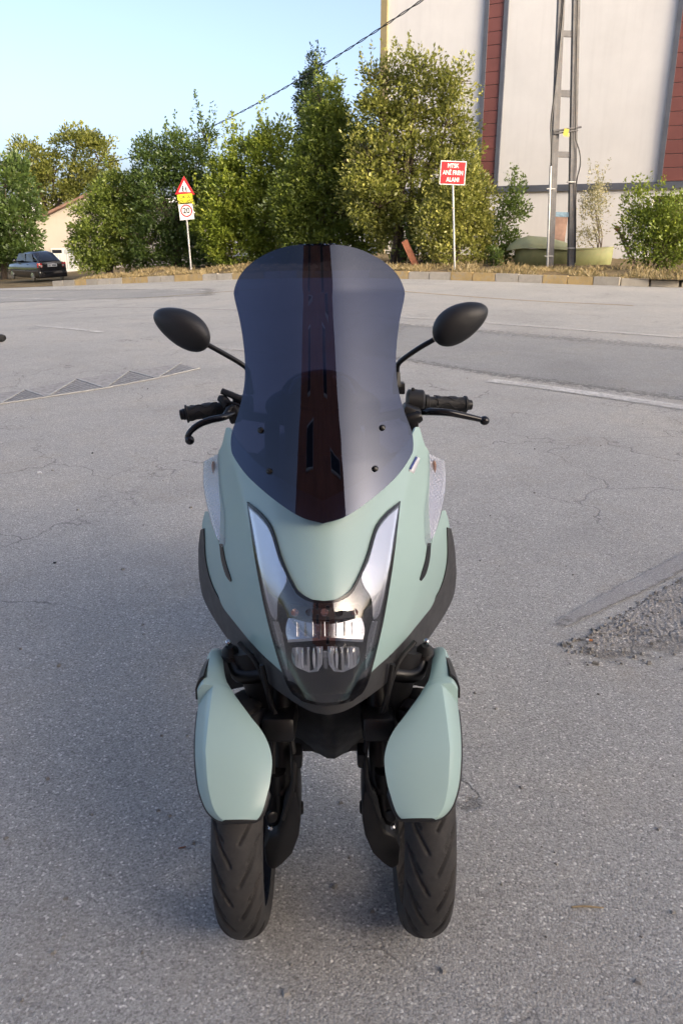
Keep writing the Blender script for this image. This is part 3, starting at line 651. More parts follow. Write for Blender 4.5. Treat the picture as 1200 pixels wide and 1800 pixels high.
def hit(UV, S, off=0.0, t0=.8, t1=3.2):
    UV = np.asarray(UV, float); sh = UV.shape[:-1]; u = UV[..., 0].ravel() / F; v = (900 - UV[..., 1].ravel()) / F; dy = cP + v * sP; dz = -sP + v * cP
    f = lambda t: t * dy - (S(u * t, CAM_H + dz * t) + off)
    T = np.linspace(t0, t1, 240); a = np.full(u.shape, np.nan)
    prev = f(T[0] * np.ones_like(u)); lo = np.full(u.shape, T[0]); hi = np.full(u.shape, T[-1]); done = np.zeros(u.shape, bool)
    for i in range(1, len(T)):
        cur = f(T[i] * np.ones_like(u)); h = (~done) & (prev < 0) & (cur >= 0); lo[h] = T[i - 1]; hi[h] = T[i]; done |= h; prev = cur
    for _ in range(30):
        m = (lo + hi) / 2; q = f(m) < 0; lo = np.where(q, m, lo); hi = np.where(q, hi, m)
    t = (lo + hi) / 2
    return np.stack([u * t, dy * t, CAM_H + dz * t], -1).reshape(*sh, 3)
def loft(A, B, n, m, smA=True, smB=True):
    A = resample(A, n, smA); B = resample(B, n, smB); w_ = np.linspace(0, 1, m)[None, :, None]
    return A[:, None, :] * (1 - w_) + B[:, None, :] * w_
def panel(name, mat, parent, A, B, S, n=40, m=20, off=0.0, solid=.004, both=True, side=None, smA=True, smB=True, **kw):
    """A: inner border, B: outer border, as points of the right half; both mirrors it into one piece"""
    P = hit(loft(A, B, n, m, smA, smB), S, off); mb = MB()
    if side in (None, 1): mb.grid(P.tolist(), True)
    if (both and side is None) or side == -1: Q = P.copy(); Q[..., 0] *= -1; mb.grid(Q.tolist(), False)
    o = mb.build(name, mat, parent, SO, solid=solid, shear=True, weld=.0006 if both and side is None else 0, **kw)
    # normals towards the viewer so that thickness grows inwards
    me = o.data; ny = sum(p.normal.y * p.area for p in me.polygons)
    if ny > 0: me.flip_normals()
    return o
def sbuild(mb, name, mat, parent=sc, **kw): return mb.build(name, mat, parent, SO, shear=True, **kw)

# ---- front cowl (the whole mint face), trim band, headlight
cowl_in = [(0, 880), (60, 850), (110, 818), (150, 775), (163, 752), (170, 752)]
cowl_out = [(0, 1236), (40, 1226), (77, 1183), (115, 1148), (166, 1091), (200, 1040), (214, 988), (215, 950), (209, 905), (196, 862), (190, 820), (182, 790), (170, 772), (170, 752)]
front = panel('front_cowl', M['mint'], sc, cowl_in, [(0, 1236), (40, 1226), (77, 1183), (115, 1148), (166, 1091), (190, 1050), (193, 1000), (186, 950), (183, 900), (185, 850), (186, 800), (178, 782), (170, 752)], S_cowl, 70, 40, 0, .004)
for s_ in (1, -1):   # outer side panels, behind the dark slit below each indicator
    panel('side_panel', M['mint'], sc, [(188, 900), (188, 950), (178, 985), (170, 1020), (172, 1060), (160, 1096)], [(211, 898), (217, 925), (217, 985), (201, 1040), (176, 1078), (163, 1094)], S_cowl, 40, 14, .012, .006, side=s_)
    panel('side_slit', M['black_gloss'], sc, [(181, 955), (176, 985), (168, 1012), (166, 1020)], [(186, 955), (183, 985), (176, 1010), (168, 1022)], S_cowl, 16, 4, -.004, .004, side=s_)
trim_in = [(0, 1228), (40, 1214), (75, 1181), (113, 1146), (163, 1090), (197, 1040), (212, 990), (214, 940), (214, 928)]
trim_out = [(0, 1257), (30, 1250), (66, 1229), (110, 1195), (167, 1135), (213, 1065), (225, 1020), (225, 965), (220, 930)]
def S_trim(X, Z): return S_cowl(X, np.maximum(Z, .63)) + .10 * np.maximum(0, .63 - Z)
panel('lower_trim', M['trim'], sc, trim_in, trim_out, S_trim, 60, 10, .006, .05)
for s_ in (1, -1):
    g = hit(np.array([[(s_ * 110, 1150 + k * 5.2)] for k in range(10)]), S_cowl, .0035)[:, 0]
    sbuild(MB().tube([tuple(p) for p in g], .0012, 5), 'trim_seam', M['black_gloss'])

hl_in = [(133, 888), (114, 905), (96, 930), (80, 980), (60, 1025), (46, 1046), (24, 1058), (0, 1061)]
hl_out = [(133, 888), (122, 955), (113, 1012), (98, 1090), (77, 1170), (62, 1208), (45, 1226), (18, 1234), (0, 1236)]
def grow(P, c, k): return [(max(0, x + (k if x > 1 else 0) * (1 if c else -1)), y + (k if c and y > 1100 else 0) * .6 - (0 if c else k * .5)) for x, y in P]
hb_in = [(135, 881), (112, 900), (92, 927), (76, 978), (57, 1021), (43, 1041), (22, 1053), (0, 1056)]
hb_out = [(135, 881), (126, 955), (117, 1014), (102, 1092), (81, 1173), (66, 1212), (47, 1231), (18, 1239), (0, 1241)]
head = panel('headlight', M['black_gloss'], sc, hb_in, hb_out, S_cowl, 90, 30, -.008, .012)
def S_deep(X, Z): return S_cowl(X, Z) - .0045
panel('headlight_lens', M['lens'], head, hl_in, hl_out, S_cowl, 90, 30, -.021, .002)
for s_ in (1, -1):
    panel('position_light', M['facet'], head, [(131, 893), (112, 910), (94, 935), (79, 985), (66, 1014), (72, 1034), (82, 1052), (84, 1085)], [(131, 893), (122, 945), (115, 990), (109, 1020), (104, 1046), (99, 1066), (94, 1082), (86, 1090)], S_cowl, 30, 8, -0.0105, .002, side=s_)
    panel('chrome_edge', M['silver'], head, [(92, 1092), (86, 1118), (78, 1150), (70, 1178)], [(82, 1092), (75, 1118), (70, 1150), (68, 1178)], S_cowl, 24, 5, -0.0105, .002, side=s_)
    panel('lower_reflector', M['chrome'], head, [(4, 1136), (4, 1150), (6, 1168), (14, 1180)], [(58, 1138), (60, 1152), (54, 1170), (30, 1182)], lambda X, Z: S_cowl(X, Z) - .012 * np.sin(np.abs(X) * 160) * .5, 14, 24, -0.0150, .002, side=s_, smA=False)
    panel('reflector_fin', M['black_gloss'], head, [(22, 1136), (24, 1178)], [(26, 1136), (28, 1178)], S_cowl, 8, 3, -0.0135, .003, side=s_)
    panel('reflector_fin', M['black_gloss'], head, [(40, 1136), (41, 1174)], [(43, 1136), (44, 1174)], S_cowl, 8, 3, -0.0135, .003, side=s_)
panel('upper_reflector', M['silver'], head, [(0, 1092), (0, 1100), (0, 1112), (0, 1120)], [(64, 1086), (68, 1098), (69, 1112), (66, 1124)], lambda X, Z: S_cowl(X, Z) + .38 * (Z - .735), 12, 22, -0.0130, .004)
panel('reflector_lip', M['chrome'], head, [(0, 1120), (0, 1125)], [(66, 1124), (66, 1129)], S_cowl, 3, 18, -0.0155, .003)
panel('projector_hood', M['black_plastic'], head, [(0, 1070), (0, 1090)], [(60, 1062), (64, 1084)], S_cowl, 5, 18, -0.0120, .003)
for k in range(5):
    u0 = -52 + k * 26; q = hit(np.array([[(u0, 1076)]]), S_cowl, -0.0140)[0, 0]; sbuild(MB().lathe(q, (0, -1, .4), [(0, .007), (.004, .007), (.0045, .005)], 14), 'lamp_unit', M['black_gloss'] if k % 2 else M['chrome'], head)
q = hit(np.array([[(0, 1158)]]), S_cowl, -0.0150)[0, 0]; sbuild(MB().box(q, (.006, .006, .036)), 'centre_fin', M['silver'], head, smooth=False)

for k in range(-4, 5):                                    # ribs across the upper reflector
    g = hit(np.array([[(k * 14 + 7 * (k < 0) - 7 * (k > 0), 1093 + j * 5)] for j in range(6)]), lambda X, Z: S_cowl(X, Z) + .38 * (Z - .735), -.0165)[:, 0]
    sbuild(MB().tube([tuple(p_) for p_ in g], .0009, 5), 'reflector_rib', M['black_gloss'] if k % 2 else M['silver'], head)
for s_ in (1, -1):
    for k in range(5):                                    # facets of the lower bowls
        g = hit(np.array([[(s_ * (10 + k * 10), 1139 + j * (8 - abs(k - 2)))] for j in range(6)]), S_cowl, -.021)[:, 0]
        sbuild(MB().tube([tuple(p_) for p_ in g], [.0006, .0022, .003, .003, .0022, .0006], 6), 'bowl_facet', M['chrome'] if k % 2 else M['silver'], head)
# ---- indicators
ti = [(186, 798), (184, 850), (177, 900), (177, 950), (181, 962)]; to = [(212, 811), (213, 850), (207, 890), (196, 930), (181, 962)]
for s_ in (1, -1):
    def S_ind(X, Z): return S_cowl(X, Z) - .45 * fold(np.abs(X), Z, (.135, .60), (.235, .80), .45, .006)
    t_ = panel('turn_signal', M['facet'], sc, ti, to, lambda X, Z: S_ind(X, Z) + .0022 * np.sin(Z * 520) * np.sin(np.abs(X) * 900), 90, 24, .006, .02, side=s_, split=0)
    panel('turn_signal_lens', M['lens_rib'], t_, ti, to, S_ind, 30, 10, -.006, .003, side=s_)
    q = hit(np.array([[(s_ * 193, 822)]]), S_ind, .004)[0, 0]; sbuild(MB().ell(q, (.005, .003, .016)), 'bulb', M['amber'], t_)

# ---- windscreen with its four screws
ws_out = [(0, 430), (38, 430.5), (75, 439), (112, 458), (137, 482), (149, 508), (149, 524), (141, 560), (135, 600), (132.5, 640), (135, 680), (146, 725), (158, 760), (160, 785), (155, 803), (130, 838), (85, 878), (40, 908), (0, 920)]
ws_in = [(0, 430), (0, 920)]
O = resample(ws_out, 120); ys_ = O[:, 1]; I = np.stack([np.zeros(120), ys_], 1)
P = hit(I[:, None, :] * (1 - np.linspace(0, 1, 40)[None, :, None]) + O[:, None, :] * np.linspace(0, 1, 40)[None, :, None], S_screen, 0)
mb = MB(); mb.grid(P.tolist(), True); Q = P.copy(); Q[..., 0] *= -1; mb.grid(Q.tolist(), False)
screen = sbuild(mb, 'windscreen', M['screen'], weld=.0005, solid=.0035, split=50)
if sum(p.normal.y * p.area for p in screen.data.polygons) > 0: screen.data.flip_normals()
for u, py in ((107, 752), (-107, 756), (93, 824), (-93, 828)):
    q = Vector(hit(np.array([[(u, py)]]), S_screen, -.001)[0, 0]); nrm = Vector((u * .004, -1, .6)).normalized()
    s1 = sbuild(MB().lathe(q, nrm, [(-.012, .004), (-.001, .0055), (.0005, .0062), (.003, .0055), (.0042, .003)], 14), 'screw', M['screw'], screen)
    sbuild(MB().lathe(q, nrm, [(.0030, .0022), (.0046, .0020)], 6), 'screw_socket', M['black_gloss'], screen)

# ---- things behind the screen: dash, meter, inner fairing
sbuild(MB().ell(sat(0, 715, 1.76), (.13, .07, .055)), 'dash_cover', M['black_plastic'])
ins = sbuild(MB().ell(sat(0, 690, 1.66), (.085, .03, .05), Matrix.Rotation(-.5, 3, 'X')), 'instrument_panel', M['black_gloss'])
for s_ in (1, -1):
    sbuild(MB().tube([sat(s_ * 22, 662, 1.62), sat(s_ * 42, 672, 1.63), sat(s_ * 56, 694, 1.65)], [.003, .010, .006], 8, sub=5), 'meter_glare', M['glare_grey'], ins)  # pale arcs modelled in place of glare off the instruments
sbuild(MB().box(sat(0, 760, 1.63), (.16, .02, .10), Matrix.Rotation(-.5, 3, 'X')), 'screen_bracket', M['black_plastic'], bevel=.008)
for s_ in (1, -1):
    sbuild(MB().box(sat(s_ * 88, 790, 1.55), (.03, .015, .12), Matrix.Rotation(-.5, 3, 'X')), 'screen_stay', M['black_metal'], bevel=.004)
    mb = MB(); mb.tube([sat(s_ * 125, 810, 1.70), sat(s_ * 150, 900, 1.76), sat(s_ * 165, 1000, 1.76), sat(s_ * 130, 1110, 1.72), sat(s_ * 80, 1190, 1.64)], [.03, .05, .055, .045, .03], 12, sub=6); sbuild(mb, 'inner_fairing', M['black_plastic'])
sbuild(MB().ell((0, 1.78, .74), (.22, .16, .26)), 'leg_shield', M['black_plastic'])
# sticker on the right shoulder
g = hit(loft([(150, 828), (163, 802)], [(159, 833), (170, 806)], 5, 3), S_cowl, -.0012)
sk = MB().grid(g.tolist(), True).build('sticker', M['sticker_white'], front, SO, shear=True, solid=.0003, split=0)
if sum(p.normal.y for p in sk.data.polygons) > 0: sk.data.flip_normals()
g = hit(loft([(150.5, 825), (162, 803)], [(154, 826), (166, 804)], 5, 3), S_cowl, -.0022)
sk2 = MB().grid(g.tolist(), True).build('sticker_print', M['sticker_blue'], front, SO, shear=True, solid=.0003, split=0)

# ---- wheels
def tyre_mesh():
    nT, nP = 620, 64; ph = np.linspace(-2.05, 2.05, nP); th = np.linspace(0, 2 * math.pi, nT, endpoint=False)
    PH, TH = np.meshgrid(ph, th); w_ = PH / 1.15
    rr = .2085 + .0415 * np.cos(PH) ; xx = .049 * np.sin(PH) * (1 - .10 * (np.abs(PH) > 1.6) * (np.abs(PH) - 1.6))
    dep = np.zeros_like(PH); N = 19
    for s_ in (1, -1):
        ws = s_ * w_ - .02
        for kind, (w0, w1, sl, hw, ph0) in enumerate(((.08, .92, .40, .0040, 0.0), (.36, 1.04, .28, .0030, .12), (.66, 1.08, .16, .0024, .23))):
            c = sl * np.clip(ws, 0, 2) ** 1.15 + ph0 + (.5 * 2 * math.pi / N if s_ < 0 else 0)
            d = (TH + c) % (2 * math.pi / N); d = np.minimum(d, 2 * math.pi / N - d) * .25 * .55
            end = np.clip(np.minimum(ws - w0, w1 - ws) / .10, 0, 1); dep += np.clip(1.25 - d / (hw * (.35 + .65 * end)), 0, 1) * (end > 0) * .0062
    rr = rr - dep * np.cos(np.clip(PH, -1.5, 1.5)); xx = xx - dep * np.sin(PH)
    V = np.stack([xx, np.cos(TH) * rr, np.sin(TH) * rr], 2); mb = MB(); mb.v = [tuple(p) for p in V.reshape(-1, 3)]
    mb.f = [(i * nP + j, ((i + 1) % nT) * nP + j, ((i + 1) % nT) * nP + j + 1, i * nP + j + 1) for i in range(nT) for j in range(nP - 1)]; mb.mi = [0] * len(mb.f); return mb
t = NT('tyre_rubber'); v = t.coord(); c = t.ramp(t.noise(26, 6, .7, v), [(.35, (.028, .027, .027)), (.7, (.05, .048, .047))])
c = t.mix(t.ramp(t.noise(9, 5, .7, v), [(.5, 0.0), (.78, .4)]), c, (.07, .058, .05)); t.set(Base_Color=c, Roughness=.72, Specular_IOR_Level=.35); t.bump(t.noise(240, 4, .6, v), .3, .001); M['tyre'] = t.m
def rim_mb():
    mb = MB(); mb.lathe((-.035, 0, 0), (1, 0, 0), [(0, .150), (0, .181), (.006, .181), (.02, .166), (.05, .166), (.064, .181), (.07, .181), (.07, .150)], 48)
    mb.lathe((-.04, 0, 0), (1, 0, 0), [(0, .01), (0, .036), (.08, .036), (.08, .01)], 24)
    for k in range(5):
        a = 2 * math.pi * k / 5
        for da in (-.16, .16): mb.tube([(0, math.cos(a + da) * .03, math.sin(a + da) * .03), (0, math.cos(a + da * 1.4) * .16, math.sin(a + da * 1.4) * .16)], [.013, .010], 8)
    return mb
ty = None
for X, Y, kn in ((WX, AX, 'front_wheel'), (-WX, AX, 'front_wheel'), (0, AX + 1.35, 'rear_wheel')):
    rim = rim_mb().build(kn, M['alloy_dark'], sc) if ty is None else bpy.data.objects.new(kn, rim0)
    if ty is None: rim0 = rim.data
    else: C.objects.link(rim); rim.parent = sc
    rim.location = (X, Y - AX, AZ); rim.rotation_euler = (random.uniform(0, 1), 0, 0) if X < 0 else (0, 0, 0)
    if ty is None: tobj = tyre_mesh().build('tyre', M['tyre'], rim, split=0); ty = tobj.data
    else: tobj = bpy.data.objects.new('tyre', ty); C.objects.link(tobj); tobj.parent = rim
    disc = MB().lathe((-.05 * (1 if X >= 0 else -1), 0, 0), (1, 0, 0), [(0, .05), (0, .11), (.004, .11), (.004, .05)], 40).build('brake_disc', M['silver'], rim)

# ---- front fenders: a shell round each wheel, wider at the outside, cut away towards the fork
FT = np.array([  # theta, inner x, outer x, radius
    (143.6, .131, .196, .301), (142.4, .125, .207, .301), (140, .119, .219, .302), (136, .113, .229, .303), (131, .107, .237, .305), (123, .105, .244, .308), (115, .120, .249, .311), (107, .152, .252, .315), (99, .182, .254, .319), (93, .200, .255, .323), (91.5, .204, .247, .324), (88, .210, .247, .327), (82, .217, .249, .330), (70, .228, .253, .334), (58, .232, .255, .334)])
def fender_grid(side, n=90, m1=20, m2=7):
    T = cr(FT, 8); L = np.linspace(0, len(T) - 1, n); T = np.stack([np.interp(L, np.arange(len(T)), T[:, k]) for k in range(4)], 1); rows = []
    for th, xi, xo, r in T:
        a = math.radians(th); row = []; xr = min(.223, xo - (xo - xi) * .16) if th > 95 else xo - (xo - xi) * .2; w_ = xr - xi
        for j in range(m1):
            q = j / (m1 - 1); x = xi + w_ * q; drop = .010 * (1 - q) ** 3 + .35 * (x - xr) ** 2; row.append((x, drop))
        for j in range(1, m2):
            q = j / (m2 - 1); x = xr + (xo - xr) * q; row.append((x, (x - xr) * (.75 + .75 * q)))
        rows.append([(side * x, AX + (r - d) * math.cos(a), AZ + (r - d) * math.sin(a)) for x, d in row])
    return rows
for s_ in (1, -1):
    fe = MB().grid(fender_grid(s_), s_ > 0).build('front_fender', M['mint'], sc, SO, shear=True, solid=.004, split=28)
    G = fender_grid(s_); path = [G[i][-1] for i in range(52, 0, -4)] + [G[0][j] for j in range(len(G[0]) - 1, -1, -3)] + [G[i][0] for i in range(2, 26, 4)]
    path = resample([[*p] for p in path], 46); path = [Vector(p) + Vector((0, .005, -.004)) for p in path]
    MB().tube(path, [.002] + [.0075] * (len(path) - 2) + [.002], 10).build('fender_lip', M['black_plastic'], fe, SO, shear=True)
    # black rear part of the fender
    rows = []
    for th in np.linspace(92.5, 20, 20):
        a = math.radians(th); q = sm(62, 40, th); rows.append([(s_ * (x - q * dx), AX + (.334 - d) * math.cos(a), AZ + (.334 - d) * math.sin(a)) for x, dx, d in ((.243, .10, .002), (.250, .06, .008), (.256, .02, .018), (.2605, 0, .032), (.2615, 0, .056))])
    rb = MB().grid(rows, s_ > 0).build('fender_rear', M['black_plastic'], fe, SO, shear=True, solid=.004, split=30)
    # ---- fork: two legs inboard of the wheel, brackets, lower cover
    fk = MB().tube([(s_ * .098, AX + .115, .66), (s_ * .103, AX - .015, .30)], [.021, .021], 16).build('fork', M['black_metal'], sc, SO, shear=True)
    MB().tube([(s_ * .100, AX + .185, .64), (s_ * .106, AX + .06, .27)], [.021, .021], 16).build('fork_leg', M['black_metal'], fk, SO, shear=True)
    pts = [sat(s_ * u, py, AX - .045) for u, py in ((59, 1392), (55, 1415), (54, 1445), (58, 1472), (70, 1502), (88, 1520), (104, 1531), (117, 1522), (120, 1490), (112, 1474), (96, 1466), (88, 1446), (84, 1418), (78, 1394))]
    n_ = len(pts); back = [p_ + Vector((0, .10, .015)) for p_ in pts]; fs_ = [tuple(range(n_)), tuple(reversed(range(n_, 2 * n_)))] + [(i, i + n_, (i + 1) % n_ + n_, (i + 1) % n_) for i in range(n_)]
    pm_ = MB().add(pts + back, fs_).build('fork_cover', M['black_plastic'], fk, SO, shear=True, bevel=.007)
    bm = bmesh.new(); bm.from_mesh(pm_.data); bmesh.ops.recalc_face_normals(bm, faces=bm.faces); bm.to_mesh(pm_.data); bm.free()
    MB().tube([(s_ * .112, AX - .02, .36), (s_ * .114, AX - .005, .26), (s_ * .12, AX, .20)], [.020, .022, .018], 14, sub=4).build('fork_foot', M['black_metal'], fk, SO, shear=True)
    MB().box((s_ * .10, AX + .02, .455), (.066, .15, .05), Matrix.Rotation(-.3, 3, 'X')).build('fork_bracket', M['black_metal'], fk, SO, shear=True, bevel=.01)
    MB().lathe((s_ * .06, AX, AZ), (s_, 0, 0), [(0, .012), (.01, .019), (.03, .019), (.13, .012)], 16).build('axle', M['black_metal'], fk, SO, shear=True)
    MB().box((s_ * .066, AX - .02, .395), (.020, .045, .035)).build('caliper_bracket', M['black_metal'], fk, SO, shear=True, bevel=.006)
    MB().lathe((s_ * .126, AX - .04, .262), (-s_ * .4, -1, .2), [(0, .012), (.010, .012), (.012, .008)], 14).build('bolt', M['black_metal'], fk, SO, shear=True)
    MB().lathe((s_ * .130, AX - .04, .232), (-s_ * .4, -1, .3), [(0, .006), (.008, .006), (.010, .004)], 6).build('bolt', M['silver'], fk, SO, shear=True)
    MB().lathe((s_ * .098, AX + .03, .535), (-s_ * .2, -1, .4), [(0, .007), (.006, .007), (.008, .004)], 6).build('bolt', M['silver'], fk, SO, shear=True)
    MB().tube([(s_ * .13, AX - .005, .60), (s_ * .112, AX - .01, .50), (s_ * .078, AX - .02, .44), (s_ * .074, AX - .05, .36), (s_ * .10, AX - .06, .27)], .0055, 8, sub=6).build('brake_hose', M['grip'], fk, SO, shear=True)
    MB().tube([(s_ * .18, AX + .05, .62), (s_ * .14, AX + .02, .58), (s_ * .115, AX, .48), (s_ * .118, AX - .03, .36)], .005, 8, sub=6).build('sensor_cable', M['grip'], fk, SO, shear=True)
    # steering link joints seen between the trim and the fender
    lk = MB().tube([(s_ * .205, AX + .10, .575), (s_ * .195, AX + .08, .545), (s_ * .175, AX + .06, .535), (s_ * .09, AX + .04, .56)], [.012, .015, .017, .016], 12, sub=4).build('steering_link', M['black_metal'], sc, SO, shear=True)
    MB().lathe((s_ * .205, AX + .095, .56), (0, -.4, 1), [(0, .017), (.008, .020), (.014, .014), (.02, .018), (.028, .012), (.036, .008)], 14).build('link_boot', M['grip'], lk, SO, shear=True)
    MB().lathe((s_ * .206, AX + .08, .60), (0, -.4, 1), [(0, .006), (.008, .006), (.01, .004)], 8).build('bolt', M['silver'], lk, SO, shear=True)
    MB().tube([(s_ * .155, AX + .10, .58), (s_ * .12, AX + .06, .42), (s_ * .112, AX + .05, .34)], [.05, .034, .018], 12).build('inner_mudguard', M['black_plastic'], sc, SO, shear=True)

G = fender_grid(1); sp_ = [Vector(G[i][-1]) * .35 + Vector(G[i][-4]) * .65 + Vector((.0008, -.002, .0015)) for i in (16, 15, 14, 13, 12)]
MB().tube(sp_, [.0004, .0011, .0008, .0012, .0005], 5, sub=3).build('scratch', M['black_plastic'], sc, SO, shear=True)
# ---- under cowl between the forks
P = [(-85, 1232), (-74, 1270), (-70, 1288), (-48, 1295), (-34, 1305), (-14, 1312), (0, 1321), (14, 1312), (34, 1305), (48, 1295), (70, 1286), (76, 1268), (85, 1232)]
rows = []
for u, py in resample(P, 40, False):
    b = sat(u, py, 1.58 + abs(u) * .0006); tpt = sat(u * 1.02, 1170, 1.42 + abs(u) * .0005); rows.append([tuple(b.lerp(tpt, q) + Vector((0, -.02 * math.sin(q * 3.1), 0))) for q in np.linspace(0, 1, 8)])
uc = MB().grid(rows).build('under_cowl', M['black_plastic'], sc, SO, shear=True, solid=.02, split=30)
for s_ in (1, -1):
    for k in range(4): MB().box(sat(s_ * 52, 1243 + k * 12, 1.53 + k * .012), (.055, .012, .006), Matrix.Rotation(-.3, 3, 'X') @ Matrix.Rotation(-s_ * .12, 3, 'Y')).build('grille_slat', M['black_gloss'], uc, SO, shear=True)
MB().box((0, AX + .42, .30), (.20, .50, .10)).build('floor_board', M['black_plastic'], sc, SO, shear=True, bevel=.03)
MB().tube([(0, AX + .50, .42), (0, AX + .80, .60), (0, AX + 1.30, .68), (0, AX + 1.62, .76)], [.09, .15, .15, .06], 16, sub=6).build('rear_body', M['mint'], sc, SO, shear=True)
MB().tube([(0, AX + .62, .68), (0, AX + .85, .735), (0, AX + 1.12, .76), (0, AX + 1.48, .83)], [.06, .10, .11, .06], 16, sub=6).build('seat', M['seat_vinyl'], sc, SO, shear=True)
MB().tube([(.05, AX + .80, .35), (.06, AX + 1.10, .30), (.08, AX + 1.35, .25)], [.11, .10, .06], 14, sub=5).build('engine', M['black_metal'], sc, SO, shear=True)
MB().tube([(.13, AX + .75, .24), (.15, AX + 1.10, .26), (.16, AX + 1.55, .34)], [.03, .05, .055], 14, sub=5).build('exhaust', M['black_metal'], sc, SO, shear=True)

# ---- handlebar, grips, levers, mirrors
UC = 572 - 600; UX = 572
def hp(px, py, Y): return at(600 + (px - UX), py, Y) 
hbm = sbuild(MB().tube([hp(395, 722, 1.98), hp(470, 735, 1.95), hp(572, 745, 1.90), hp(680, 732, 1.95), hp(755, 712, 2.0)], .0125, 12, sub=6), 'handlebar', M['black_metal'])
def grip(p0, p1, name='grip'):
    p0, p1 = Vector(p0), Vector(p1); d = (p1 - p0); L = d.length
    prof = [(0, .021), (.010, .021), (.012, .0165), (.03, .0165), (.032, .0185), (L * .8, .0180), (L * .87, .0195), (L * .885, .0225), (L * .92, .0225), (L * .925, .0175), (L * .93, .014), (L * .97, .0145), (L * .99, .013), (L, .009)]
    g = sbuild(MB().lathe(p0, d, prof, 28), name, M['grip'])
    side = d.cross(Vector((0, 0, 1))).normalized()
    for a in np.linspace(0, 2 * math.pi, 7)[:-1]:       # raised wavy ribs
        pts = []
        for q in np.linspace(.22, .82, 22):
            aa = a + .35 * math.sin(q * 17); n_ = side * math.cos(aa) + Vector((0, 0, 1)) * math.sin(aa); pts.append(p0 + d * q + n_ * .0186)
        sbuild(MB().tube(pts, .0016, 5), 'grip_rib', M['grip'], g)
    sbuild(MB().lathe(p0 + d * .985, d, [(0, .0135), (L * .06, .013), (L * .075, .009)], 20), 'bar_end', M['black_metal'], g)
    return g
grip(hp(402, 716, 1.98), hp(323, 728, 1.96)); grip(hp(747, 708, 2.0), hp(826, 712, 2.02))
# levers
lv = sbuild(MB().tube([hp(412, 726, 1.93), hp(395, 733, 1.90), hp(372, 738, 1.885), hp(352, 746, 1.875), hp(338, 757, 1.87), hp(332, 768, 1.87), hp(335, 774, 1.87)], [.008, .0085, .0085, .008, .0075, .007, .007], 12, sub=5), 'brake_lever', M['black_gloss'])
sbuild(MB().ell(hp(335.5, 773, 1.868), (.0115, .0115, .0115)), 'lever_ball', M['black_gloss'], lv)
lv = sbuild(MB().tube([hp(742, 725, 1.95), hp(760, 724, 1.93), hp(790, 726, 1.92), hp(820, 732, 1.925), hp(850, 739, 1.93)], [.008, .0095, .009, .008, .0065], 12, sub=5), 'brake_lever', M['black_gloss'])
sbuild(MB().ell(hp(853, 740, 1.93), (.0125, .0125, .0115)), 'lever_ball', M['black_gloss'], lv)
# right-hand cluster: master cylinder, switch housing
def hbox2(px, py, Y, size, rot=None, name='switch_housing', mat='black_plastic', bev=.006, parent=sc): return sbuild(MB().box(hp(px, py, Y), size, rot), name, M[mat], parent, bevel=bev)
rz = Matrix.Rotation
sw = sbuild(MB().lathe(hp(716, 703, 1.99), (1, .02, -.06), [(0, .020), (.004, .027), (.04, .028), (.044, .024), (.046, .018)], 20), 'switch_housing', M['black_plastic'])
hbox2(733, 688, 1.99, (.022, .016, .010), rz(.2, 3, 'Y'), 'switch_button', parent=sw); hbox2(728, 686, 1.985, (.008, .010, .012), None, 'switch_button', 'grip', .002, sw)
mc = hbox2(722, 728, 1.95, (.045, .05, .042), rz(.35, 3, 'Y'), 'master_cylinder')
sbuild(MB().lathe(hp(715, 738, 1.93), (1, 0, .25), [(0, .016), (.03, .017), (.04, .012)], 14), 'cylinder_body', M['black_metal'], mc)
hbox2(728, 748, 1.93, (.022, .03, .028), None, 'lever_bracket', 'black_metal', .003, mc); hbox2(724, 757, 1.94, (.016, .02, .020), None, 'brake_switch', 'black_plastic', .002, mc)
hbox2(703, 682, 1.98, (.030, .03, .028), None, 'mirror_mount', 'black_metal', .003, mc)
# left-hand cluster
sw = sbuild(MB().lathe(hp(412, 712, 1.98), (1, 0, 0), [(0, .018), (.003, .025), (.045, .026), (.05, .02)], 20), 'switch_housing', M['black_plastic'])
sbuild(MB().tube([hp(393, 687, 1.96), hp(408, 693, 1.955), hp(430, 703, 1.95)], [.008, .0085, .009], 12), 'clamp_bar', M['black_plastic'], sw)
sbuild(MB().tube([hp(388, 699, 1.96), hp(396, 703, 1.955), hp(403, 712, 1.95)], [.008, .012, .012], 12, sub=4), 'switch_button', M['grip'], sw)
sbuild(MB().tube([hp(400, 704, 1.94), hp(430, 715, 1.93)], [.0035, .0035], 8), 'cable', M['black_metal'], sw)
mc = hbox2(414, 725, 1.95, (.030, .05, .045), rz(-.3, 3, 'Y'), 'master_cylinder')
sbuild(MB().tube([hp(410, 716, 1.93), hp(402, 724, 1.92), hp(397, 732, 1.905)], [.008, .007, .008], 10, sub=3), 'lever_bracket', M['black_metal'], mc)
